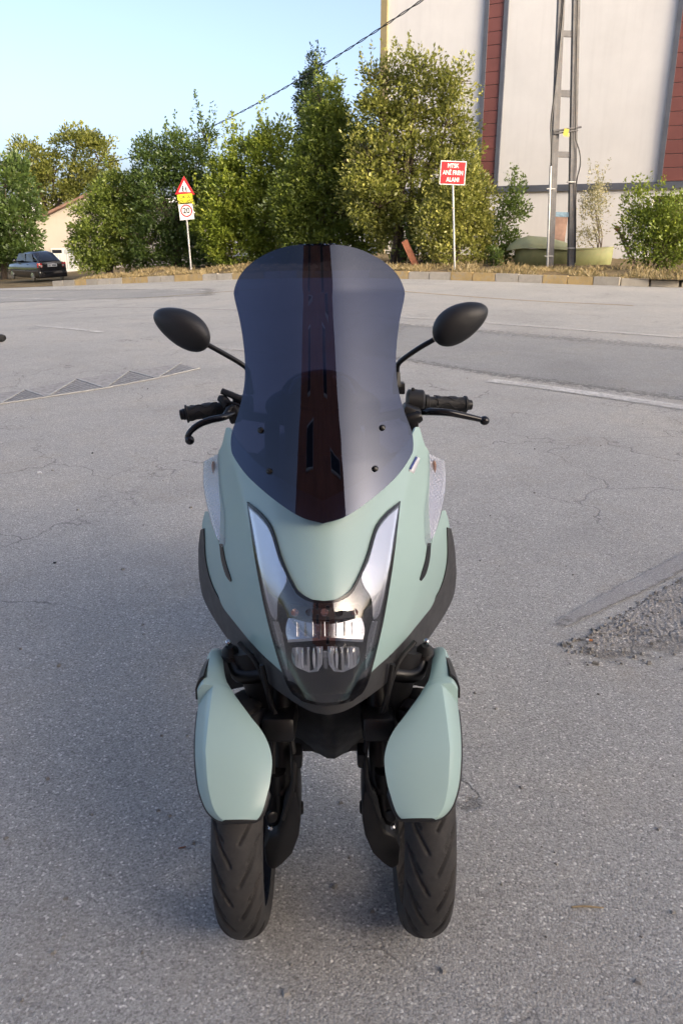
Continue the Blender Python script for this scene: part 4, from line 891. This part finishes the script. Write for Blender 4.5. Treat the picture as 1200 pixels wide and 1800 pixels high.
# mirrors
def mirror(cpx, cpy, Y, tilt, stem, sgn):
    c = hp(cpx, cpy, Y); mb = MB(); nu, nv = 36, 18; vs_ = []
    for j in range(nv + 1):
        th = math.pi * j / nv
        for i in range(nu):
            a = 2 * math.pi * i / nu; r = math.sin(th)
            x = .073 * math.cos(a) * (abs(r) ** .8); z = .043 * math.sin(a) * (abs(r) ** .8)
            z *= 1 + .22 * (-sgn) * x / .071; x += .006 * sgn * (z / .04)                        # fuller towards the stem
            y = -.036 * math.cos(th) if th < math.pi / 2 else -.014 * math.cos(th)
            p = rz(tilt, 3, 'Y') @ Vector((x, y, z)); p = rz(sgn * .18, 3, 'Z') @ p; vs_.append(c + p)
    mb.add(vs_, [(j * nu + i, j * nu + (i + 1) % nu, (j + 1) * nu + (i + 1) % nu, (j + 1) * nu + i) for j in range(nv) for i in range(nu)])
    mi = sbuild(mb, 'mirror', M['black_plastic'], split=0)
    gl = MB().ell(c + Vector((0, .0125, 0)), (.062, .004, .032), rz(tilt, 3, 'Y')); sbuild(gl, 'mirror_glass', M['chrome'], mi)
    sbuild(MB().tube([hp(*q) for q in stem], [.0062] * len(stem), 12, sub=6), 'mirror_stem', M['black_metal'], mi)
    e = hp(*stem[-1]); sbuild(MB().lathe(e, (0, 0, -1), [(-.008, .006), (0, .009), (.022, .0105), (.026, .012), (.034, .012)], 6), 'stem_nut', M['black_metal'], mi)
mirror(327, 576, 1.92, .42, [(370, 605, 1.92), (400, 622, 1.93), (428, 639, 1.94), (439, 650, 1.95), (441, 668, 1.955)], -1)
mirror(815, 567, 1.92, -.42, [(768, 597, 1.92), (740, 613, 1.93), (712, 632, 1.945), (703, 642, 1.95), (701, 656, 1.955)], 1)

# ================================================================== STREET THINGS
M['sign_red'] = simple('red_sign_face', (.48, .012, .018), .45, 0, .06, 4); M['sign_white'] = simple('white_sign_face', (.72, .72, .70), .45, 0, .06, 6, dirt=(.45, .43, .38))
M['sign_yellow'] = simple('yellow_sign_face', (.72, .66, .02), .45, 0, .06, 6); M['sign_black'] = simple('black_sign_print', (.02, .02, .022), .5, 0, .1, 6)
M['galv'] = simple('galvanised_steel', (.42, .42, .41), .5, .5, .2, 8, .2, 60); M['sign_back'] = simple('blue_grey_sign_edge', (.10, .13, .25), .5, 0, .1, 6)
TXT = (math.pi / 2, 0, 0)
def post(mb, p0, p1, r): mb.tube([p0, p1], r, 12)
# red driving-test sign
Y = 24.6; b = vbase(799.5, Y); b = Vector(b); top = at(794.5, 287, Y); sg = empty('red_sign', b, 0, 'red square sign with white lettering on a thin steel post', 'sign')
MB().tube([b - Vector((0, 0, .2)), Vector((top.x, Y, top.z))], .030, 12).build('post', M['galv'], sg, b)
c = at(795.5, 304, Y - .05); W_ = 43.5 * Y / 1.045 / F; H_ = 37.5 * Y / 1.045 / F; tl = Matrix.Rotation(.035, 3, 'Y')
fr = MB().box(c, (W_, .012, H_), tl).build('plate', M['sign_white'], sg, b, smooth=False, bevel=.004)
MB().box(c + Vector((0, -.008, 0)), (W_ * .93, .006, H_ * .92), tl).build('face', M['sign_red'], sg, b, smooth=False)
for k, tx in enumerate(('MTSK', 'AN\u0130 FREN', 'ALANI')):
    text_mesh(tx, H_ * .255, 'lettering', M['sign_white'], sg, c - b + Vector((.0, -.0125, H_ * (.29 - k * .29))), (math.pi / 2, .035, 0), .025, .001, .80)
# school zone sign
Y = 32.0; b = Vector(vbase(336.5, Y)); top = at(322, 312, Y); sg = empty('school_zone_sign', b, 0, 'leaning school zone sign with warning triangle over yellow plate and twenty limit', 'sign')
MB().tube([b - Vector((0, 0, .2)), top], .035, 12).build('post', M['galv'], sg, b)
k = Y / 1.045 / F; Yf = Y - .06; tl = .09
def tri(c, r, y, tilt): return [Vector((c.x + r * math.sin(a + tilt), y, c.z + r * math.cos(a + tilt))) for a in (0, 2 * math.pi / 3, 4 * math.pi / 3)]
def prism(pts, th): n = len(pts); return MB().add(list(pts) + [p + Vector((0, th, 0)) for p in pts], [tuple(range(n)), tuple(reversed(range(n, 2 * n)))] + [(i, (i + 1) % n, (i + 1) % n + n, i + n)[::-1] for i in range(n)])
c = at(324.5, 331, Yf); t1 = prism(tri(c, 19.5 * k, Yf, .0), .02).build('warning_triangle', M['sign_red'], sg, b, smooth=False, bevel=.006); prism(tri(c, 12.0 * k, Yf - .006, .0), .006).build('triangle_face', M['sign_white'], t1, b, smooth=False)
for dx, sc_ in ((-2.6, 1.0), (2.8, .9)):                       # two walking children
    q = c + Vector((dx * k, -.012, -2.6 * k)); mb = MB(); r_ = k * sc_
    mb.ell(q + Vector((0, 0, 5.2 * r_)), (1.1 * r_, .003, 1.1 * r_)); mb.tube([q + Vector((0, 0, 3.8 * r_)), q + Vector((0, 0, .4 * r_))], [1.1 * r_, .9 * r_], 6)
    for sx in (-1, 1): mb.tube([q, q + Vector((sx * 2.0 * r_, 0, -3.4 * r_))], .55 * r_, 5); mb.tube([q + Vector((0, 0, 3.0 * r_)), q + Vector((sx * 2.0 * r_, 0, 1.0 * r_))], .4 * r_, 5)
    mb.build('child_pictogram', M['sign_black'], t1, b)
def rbox(px, py, w_, h_, y, th, name, mat, parent): return MB().box(at(px, py, y), (w_ * k, th, h_ * k), Matrix.Rotation(-.08, 3, 'Y')).build(name, mat, parent, b, smooth=False, bevel=.003)
pl_ = rbox(325.5, 350, 25.5, 16, Yf, .02, 'yellow_plate', M['sign_yellow'], sg)
for i_, tx in enumerate(('OKUL', 'B\u00d6LGES\u0130')):
    o = text_mesh(tx, 6.8 * k, 'lettering', M['sign_black'], pl_, at(325.3 + i_ * .4, 346.2 + i_ * 7.8, Yf - .013) - b, (math.pi / 2, -.08, 0), .02, .001, .95 if i_ else 1.05)
lp = rbox(327.5, 371.5, 24.5, 27, Yf, .02, 'limit_plate', M['sign_white'], sg)
cc = at(327.8, 370.5, Yf - .012); ring = MB().grid([[tuple(cc + Vector((math.cos(a) * r_ * k, 0, math.sin(a) * r_ * k))) for r_ in (8.0, 10.2)] for a in np.linspace(0, 2 * math.pi, 41)]); ring.build('limit_ring', M['sign_red'], lp, b, smooth=False, solid=.003)
text_mesh('20', 12.5 * k, 'lettering', M['sign_black'], lp, cc + Vector((0, -.004, 0)) - b, (math.pi / 2, -.05, 0), .02, .001, .95)

# steel lattice pole
Y = 25.0; b = Vector(vbase(983, Y)); lp_ = empty('lattice_pole', b, 0, 'grey two legged steel lattice pole in front of the white factory wall', 'pole')
M['pole_grey'] = simple('weathered_grey_steel', (.105, .105, .11), .6, .1, .22, 5, .3, 40, dirt=(.16, .13, .10)); M['blue_paint'] = simple('blue_paint_patch', (.16, .25, .32), .6, 0, .4, 20); M['cable'] = simple('black_cable', (.015, .015, .016), .5, 0, .2, 5)
k = Y / 1.045 / F
def leg(pb, pt, w_):
    b0 = at(*pb, Y); b0.z = b.z - .2; t0 = at(*pt, Y); d = t0 - b0; rr = Matrix.Rotation(math.atan2(d.x, d.z), 3, 'Y'); m_ = (b0 + t0) / 2; mb = MB()
    mb.box(m_, (w_ * .98, .14, d.length), rr); mb.box(m_ + rr @ Vector((-w_ * .28, -.085, 0)), (w_ * .36, .03, d.length), rr)
    return mb.build('leg', M['pole_grey'], lp_, b, smooth=False, bevel=.006)
leg((965.5, 472), (995, -230), 11.5 * k); leg((1003, 473), (1016, -230), 12.0 * k)
for y_, x0, x1, mt, h_ in ((165, 981, 1008, 'pole_grey', 10), (272, 974, 1004, 'pole_grey', 9), (377, 968, 1000, 'blue_paint', 8), (60, 985, 1010, 'pole_grey', 9), (-40, 988, 1012, 'pole_grey', 9), (-140, 992, 1013, 'pole_grey', 9)):
    p, q = at(x0, y_ + 1, Y), at(x1, y_ - 1, Y); MB().box((p + q) / 2 + Vector((0, -.03, 0)), ((q - p).length, .06, h_ * k), Matrix.Rotation(.04, 3, 'Y')).build('rung', M[mt], lp_, b, smooth=False, bevel=.004)
ca = MB(); ca.tube([at(972, 231, Y - .12), at(1021, 223, Y - .12)], 1.6 * k, 8); ca.tube([at(974, 235, Y - .14), at(1015, 229, Y - .14)], 1.2 * k, 8); ca.build('cross_bar', M['pole_grey'], lp_, b)
MB().box(at(994, 232, Y - .2), (8 * k, .01, 10 * k), Matrix.Rotation(.2, 3, 'Y')).build('warning_plate', simple('faded_yellow_plate', (.42, .34, .05), .7), lp_, b, smooth=False)
MB().box(at(995, 237, Y - .19), (10 * k, .01, 6 * k), Matrix.Rotation(.1, 3, 'Y')).build('paper_tag', simple('faded_tag', (.45, .40, .20), .8), lp_, b, smooth=False)
MB().tube([at(961, 472, Y - .16), at(967, 292, Y - .16)], 2.0 * k, 10).build('conduit', M['galv'], lp_, b)
for y_ in (332, 450): MB().box(at(967 - (y_ - 332) * .03, y_, Y - .12), (14 * k, .14, 1.5 * k)).build('clamp', M['galv'], lp_, b, smooth=False)
for y_ in (320, 436): MB().box(at(1003 + (320 - y_) * .01, y_, Y - .1), (13 * k, .18, 1.5 * k)).build('clamp', M['galv'], lp_, b, smooth=False)
MB().tube([at(968, 288, Y - .16), at(968.5, 260, Y - .2), at(968, 215, Y - .22), at(974, 165, Y - .2), at(981, 100, Y - .15), at(990, 0, Y - .12), at(995, -120, Y - .1)], 1.5 * k, 8, sub=6).build('supply_cable', M['cable'], lp_, b)
MB().tube([at(1011, 245, Y - .14), at(1018, 268, Y - .16), at(1019, 290, Y - .18), at(1014, 312, Y - .16), at(1011.5, 335, Y - .12), at(1011, 400, Y - .1), at(1010, 462, Y - .1)], 1.1 * k, 8, sub=6).build('supply_cable', M['cable'], lp_, b)
MB().tube([at(1017, -200, Y - .12), at(1015, -20, Y - .12), at(1012, 130, Y - .12), at(1011, 245, Y - .14)], 1.1 * k, 8, sub=5).build('supply_cable', M['cable'], lp_, b)
# twisted overhead cable from the pole top to the far left
pA, pB = at(1008, -190, Y), at(180, 287, 62.0); n_ = 260; mb = MB()
for ph in (0, math.pi):
    pts = []
    for i in range(n_):
        q = i / (n_ - 1); p = pA.lerp(pB, q); sag = -1.2 * 4 * q * (1 - q); a = q * 160 + ph; pts.append(p + Vector((.026 * math.cos(a), 0, sag + .026 * math.sin(a))))
    mb.tube(pts, .017, 5)
tag(mb.build('overhead_cable', M['cable']), 'twisted black overhead cable crossing the sky down to the trees', 'cable')

# fibreglass tub and its overturned lid, pallet, board
M['fibre'] = simple('pale_green_fibreglass', (.20, .215, .10), .55, 0, .18, 3, .2, 20, dirt=(.24, .20, .10)); M['fibre_lid'] = simple('faded_green_fibreglass', (.29, .31, .18), .5, 0, .12, 3, .2, 20, dirt=(.30, .28, .16))
Y = 26.2; k = Y / 1.045 / F; tb = Vector(vbase(985, Y)); 
def ring_loft(stations, seg=20, flip=False):
    mb = MB(); rows = []
    for x, yw, z0, z1 in stations:
        rows.append([(x, Y + yw * math.cos(a), z0 + (z1 - z0) * (1 - math.sin(a) ** .8)) if True else None for a in np.linspace(0, math.pi, seg)])
    return mb.grid(rows, flip)
zt = at(985, 438, Y).z; zbm = at(985, 472, Y).z - .05
xs_ = lambda px: at(px, 450, Y).x
tub = empty('fibreglass_tub', tb, 0, 'pale green fibreglass tub lying in the dry grass behind the lattice pole', 'tub')
ring_loft([(xs_(905), .10, zbm + .25, zt), (xs_(912), .34, zbm + .08, zt), (xs_(935), .5, zbm, zt), (xs_(990), .55, zbm, zt), (xs_(1045), .5, zbm, zt + .03), (xs_(1066), .40, zbm + .03, zt + .06), (xs_(1071), .2, zbm + .10, zt + .07)]).build('shell', M['fibre'], tub, tb, solid=.02, split=50)
MB().tube([(xs_(904), Y - .15, zt), (xs_(915), Y - .36, zt + .005), (xs_(940), Y - .5, zt), (xs_(990), Y - .56, zt), (xs_(1045), Y - .51, zt + .035), (xs_(1070), Y - .35, zt + .07)], .022, 8, sub=4).build('rim', M['fibre'], tub, tb)
ld = Vector((xs_(940), Y - .1, zt + .02)); lid = empty('overturned_boat', ld, 0, 'overturned faded green boat hull resting on the fibreglass tub', 'boat')
rows = []
for px_, hw, z0_, h_ in ((888, .03, .0, .03), (893, .16, .02, .14), (905, .34, .06, .26), (925, .46, .08, .34), (955, .52, .06, .32), (985, .50, .03, .22), (1001, .44, .01, .12)):
    rows.append([(xs_(px_), Y - .12 + hw * math.cos(a), zt + z0_ - .02 + h_ * math.sin(a) ** .7) for a in np.linspace(0, math.pi, 22)])
MB().grid(rows).build('hull', M['fibre_lid'], lid, ld, solid=.02, split=50); MB().tube([tuple(Vector(r[-1]) + Vector((0, 0, -.005))) for r in rows], .022, 8, sub=4).build('rim', M['fibre_lid'], lid, ld)
M['wood'] = simple('weathered_grey_wood', (.26, .20, .14), .85, 0, .3, 12, .5, 60); M['redwood'] = simple('red_brown_board', (.26, .10, .055), .8, 0, .3, 8, .4, 40); M['pinkboard'] = simple('faded_pink_board', (.42, .27, .21), .85, 0, .2, 6)
Y = 24.6; k = Y / 1.045 / F; pb = Vector(vbase(1105, Y)); pal = empty('pallet', pb, 0, 'weathered wooden pallet leaning by the leafy shrub', 'pallet')
for dx in (0, 7): MB().tube([at(1086 + dx * .9, 404 + dx, Y - .05), at(1112 + dx * 1.2, 470, Y - .25)], 1.8 * k, 4).build('stringer', M['wood'], pal, pb, smooth=False)
for i in range(7):
    q = i / 6.5; c = at(1091 + 26 * q, 410 + 58 * q, Y - .1 - .12 * q); MB().box(c, (13 * k, .03, 3.2 * k), Matrix.Rotation(.35, 3, 'Y')).build('slat', M['wood'], pal, pb, smooth=False)
MB().box(at(1084, 402, Y - .06), (9 * k, .06, 7 * k), Matrix.Rotation(.6, 3, 'Y')).build('block', M['redwood'], pal, pb, smooth=False)
Y = 26.6; k = Y / 1.045 / F; bb = Vector(vbase(725, Y)); c0, c1 = at(710, 424, Y), at(735, 476, Y - .3); d = c1 - c0
bd = MB().box((c0 + c1) / 2, (11 * k, .04, d.length), Matrix.Rotation(math.atan2(d.x, d.z), 3, 'Y')).build('leaning_board', M['redwood'], None, (0, 0, 0), smooth=False, bevel=.005); tag(bd, 'red brown board leaning against the stems of the open tree', 'board')
Y = 27.4; k = Y / 1.045 / F; bd = MB().box(at(979, 405, Y), (30 * k, .04, 60 * k), Matrix.Rotation(.05, 3, 'Y')).build('upright_board', M['pinkboard'], None, (0, 0, 0), smooth=False, bevel=.01); tag(bd, 'faded pink board standing behind the fibreglass tub', 'board')
M['rubble'] = simple('pale_rubble', (.34, .32, .28), .9, 0, .25, 6, .6, 30)
for px_, w_, lab in ((1112, .30, 'flat pale stone slab lying by the pallet foot'), (1150, .42, 'broad broken concrete lump at the kerb end'), (1185, .34, 'small broken concrete lump past the kerb end')):
    p = gat(px_, 486 + (px_ > 1130) * 6); bm = bmesh.new(); bmesh.ops.create_icosphere(bm, subdivisions=2, radius=w_ / 2)
    for v in bm.verts: v.co *= 1 + random.uniform(-.16, .16); v.co.z *= .42
    me = bpy.data.meshes.new('concrete_lump'); bm.to_mesh(me); bm.free(); me.materials.append(M['rubble']); o = bpy.data.objects.new('concrete_lump', me); C.objects.link(o); o.location = (p.x, p.y, float(gh(p.x, p.y)) + .05 + .12 * (px_ < 1130)); tag(o, lab, 'rubble')

# black saloon car
cF = Vector((-.69, .72, 0)).normalized(); cy = 40.0; cc = at(66, 489, cy); czg = float(gh(cc.x, cc.y)); car = empty('parked_car', (cc.x, cc.y, czg), math.atan2(-cF.x, cF.y), 'black saloon car seen from behind parked by the small house', 'car'); car.rotation_euler[1] = -.02; car.scale = (.86, .86, .98)
t = NT('black_car_paint'); t.set(Base_Color=t.ramp(t.noise(5, 3, .5, t.coord()), [(.3, (.012, .012, .015)), (.7, (.02, .02, .024))]), Roughness=.18, Coat_Weight=.6, Coat_Roughness=.05); M['car'] = t.m
M['tail'] = simple('red_tail_lens', (.45, .03, .03), .2, 0, .1, 10); M['tail_clear'] = simple('clear_tail_lens', (.6, .5, .48), .15, 0, .1, 10); M['plate'] = simple('white_number_plate', (.75, .76, .76), .4, 0, .03, 10)
def cring(y, hw, z0, z1, n=20, p=.32):
    return [(hw * math.copysign(abs(math.cos(a)) ** p, math.cos(a)), y, (z0 + z1) / 2 + (z1 - z0) / 2 * math.copysign(abs(math.sin(a)) ** p, math.sin(a))) for a in np.linspace(0, 2 * math.pi, n + 1)]
def carloft(st, p=.32): 
    rows = [cring(*s_, p=p) for s_ in st]; mb = MB().grid(rows, True); n = len(rows[0]) - 1
    mb.add(rows[0][:-1], [tuple(range(n))]); mb.add(rows[-1][:-1], [tuple(reversed(range(n)))]); return mb
carloft([(-2.12, .70, .42, .88), (-2.08, .80, .30, .97), (-1.6, .84, .22, 1.0), (-.5, .85, .20, .95), (.8, .85, .20, .93), (1.5, .84, .22, .88), (2.0, .78, .26, .74), (2.14, .66, .34, .62)]).build('body', M['car'], car, split=50)
carloft([(-1.86, .62, .94, 1.01), (-1.25, .58, .93, 1.39), (-.7, .57, .93, 1.455), (.0, .57, .93, 1.44), (.45, .58, .93, 1.34), (1.15, .66, .88, .94)], .5).build('roof', M['car'], car, split=50)
M['car_glass'] = simple('tinted_car_glass', (.03, .035, .045), .05, 0, .1, 3)
MB().grid([[(x * (.66 - .1 * q), -1.80 + q * .52 - .012, 1.03 + q * .33) for x in np.linspace(-.8, .8, 8)] for q in np.linspace(0, 1, 5)]).build('rear_window', M['car_glass'], car, solid=.01)
for s_ in (1, -1):
    for y0, y1 in ((-1.22, -.42), (-.36, .55)):
        MB().add([(s_ * .645, y0 - .1 if y0 < -1 else y0, .98), (s_ * .655, y1 + (.35 if y1 > 0 else 0), .98), (s_ * .585, y1, 1.32), (s_ * .585, y0 + .12, 1.34)], [(0, 1, 2, 3)]).build('side_window', M['car_glass'], car, solid=.02, smooth=False)
    tl_ = MB().box((s_ * .68, -2.06, .83), (.26, .10, .22), Matrix.Rotation(s_ * .25, 3, 'Z')).build('tail_light', M['tail'], car, bevel=.03); MB().box((s_ * .62, -2.10, .80), (.12, .06, .08), Matrix.Rotation(s_ * .25, 3, 'Z')).build('reverse_lamp', M['tail_clear'], tl_, bevel=.01)
    MB().ell((s_ * .90, .55, 1.0), (.10, .05, .07)).build('door_mirror', M['car'], car)
    for y0 in (-.9, .1): MB().box((s_ * .855, y0, .86), (.02, .16, .025)).build('door_handle', M['car'], car, bevel=.006)
    for y0 in (-1.38, 1.28):
        wh = MB().lathe((s_ * .76, y0, .30), (s_, 0, 0), [(-.10, .20), (-.10, .29), (-.06, .305), (.07, .305), (.10, .285), (.10, .20)], 28).build('wheel', M['tyre'], car)
        MB().lathe((s_ * .80, y0, .30), (s_, 0, 0), [(-.04, .205), (.05, .205), (.065, .17), (.05, .05), (.062, .04), (.062, .0)], 20).build('rim', M['silver'], wh)
MB().box((0, -2.13, .42), (1.56, .14, .30)).build('rear_bumper', M['car'], car, bevel=.05)
npl = MB().box((0, -2.135, .82), (.52, .02, .13)).build('number_plate', M['plate'], car, bevel=.004)
for i in range(7):
    if i != 2: MB().box((-.19 + i * .063, -2.148, .82), (.036, .004, .08)).build('plate_mark', M['sign_black'], npl, smooth=False)

# drain channel across the yard, left
M['iron'] = simple('worn_cast_iron', (.38, .375, .36), .7, .1, .25, 12, .3, 80); M['drain_dark'] = simple('silt_in_drain', (.32, .31, .295), .95, 0, .3, 20)
lowp = [(-140, 733), (-62, 722), (0, 711), (82, 699), (185, 683), (275, 666), (352, 648)]; upp = [(-140, 713), (-95, 706), (-20, 694), (44, 686), (135, 667), (227, 653), (318, 639)]
g0 = gat(150, 680); dr = empty('drain_channel', (g0.x, g0.y, 0), 0, 'iron drain grating with zigzag frames let into the asphalt', 'drain'); dg0 = Vector((g0.x, g0.y, 0))
LP = [gat(*p, .006) for p in lowp]; UP = [gat(*p, .006) for p in upp]
mb = MB(); mb.grid([[tuple(a + Vector((0, 0, -.003))), tuple(b_ + Vector((0, 0, -.003)))] for a, b_ in zip(LP, UP)]); mb.build('channel_bed', M['drain_dark'], dr, dg0, split=0)
def bar(a, b_, w_, h_=.008): d = b_ - a; return MB().box((a + b_) / 2 + Vector((0, 0, .002)), (d.length, w_, h_), Matrix.Rotation(math.atan2(d.y, d.x), 3, 'Z'))
for i in range(len(LP) - 1):
    bar(LP[i], LP[i + 1], .016).build('frame_bar', M['iron'], dr, dg0, smooth=False)
    bar(LP[i], UP[i + 1], .016).build('frame_bar', M['iron'], dr, dg0, smooth=False); bar(UP[i], LP[i], .022).build('frame_bar', M['iron'], dr, dg0, smooth=False)
    mb = MB()
    for q in np.linspace(.1, .9, 11):
        a = LP[i].lerp(LP[i + 1], q); m_ = LP[i].lerp(UP[i + 1], q); mb.add(*(lambda x: (x.v, x.f))(bar(a, m_, .009, .003)))
    mb.build('grate_bars', M['iron'], dr, dg0, smooth=False)

# small litter
p = gat(1034, 1130); cb = empty('cigarette_butt', (p.x, p.y, .012), 0, 'cigarette butt with orange filter lying on the broken asphalt', 'cigarette butt'); dr_ = Vector((1, -.3, -.02)).normalized(); o_ = Vector((0, 0, 0))
MB().lathe(o_, dr_, [(0, .0038), (.012, .0038)], 12).build('filter', simple('orange_filter', (.62, .26, .10), .8), cb); MB().lathe(o_, -dr_, [(0, .0037), (.010, .0035)], 12).build('paper', M['sticker_white'], cb)
p = gat(1003, 1596); q = gat(1060, 1597.5); tag(MB().tube([p + Vector((0, 0, .003)), p.lerp(q, .4) + Vector((0, .002, .004)), p.lerp(q, .75) + Vector((0, 0, .0045)), q + Vector((0, 0, .003))], [.0018, .0022, .002, .0012], 8, sub=4).build('dry_twig', simple('dry_twig_bark', (.34, .26, .15), .8, 0, .3, 40), None), 'short dry twig lying on the asphalt beside the scooter wheel', 'twig')
p = gat(70, 832); tag(MB().tube([p + Vector((-.014, 0, .003)), p + Vector((.0, .005, .006)), p + Vector((.014, .001, .003))], [.003, .006, .003], 6, sub=3).build('paper_scrap', M['sticker_white'], None), 'tiny scrap of white paper on the asphalt below the drain', 'litter')
p = gat(320, 1491); tag(MB().tube([p + Vector((-.008, -.002, .002)), p + Vector((.009, .003, .002))], .0016, 6).build('dry_leaf_stalk', M['redwood'], None), 'tiny reddish leaf stalk on the asphalt beside the tyre', 'litter')
for px_, py_, lab in ((97, 990, 'small black pebble on the open asphalt beyond the indicator'), (260, 684, 'small dark pebble below the end of the drain'), (163, 797, 'small dark stone on the asphalt between drain and scooter')):
    p = gat(px_, py_); bm = bmesh.new(); bmesh.ops.create_icosphere(bm, subdivisions=2, radius=.007)
    for v in bm.verts: v.co *= 1 + random.uniform(-.2, .2); v.co.z *= .6
    me = bpy.data.meshes.new('pebble'); bm.to_mesh(me); bm.free(); me.materials.append(M['black_plastic']); o = bpy.data.objects.new('pebble', me); C.objects.link(o); o.location = (p.x, p.y, .003); tag(o, lab, 'pebble')
p = gat(4, 601); q = gat(-70, 603); tag(MB().tube([q + Vector((0, 0, .05)), p + Vector((-.03, 0, .05)), p + Vector((.03, 0, .045))], [.055, .055, .03], 12, sub=4).build('dark_object', M['grip'], None), 'dark rounded object on the asphalt beyond the drain', 'wheel stop')  # plain dark rounded form for an unidentified thing at the left edge
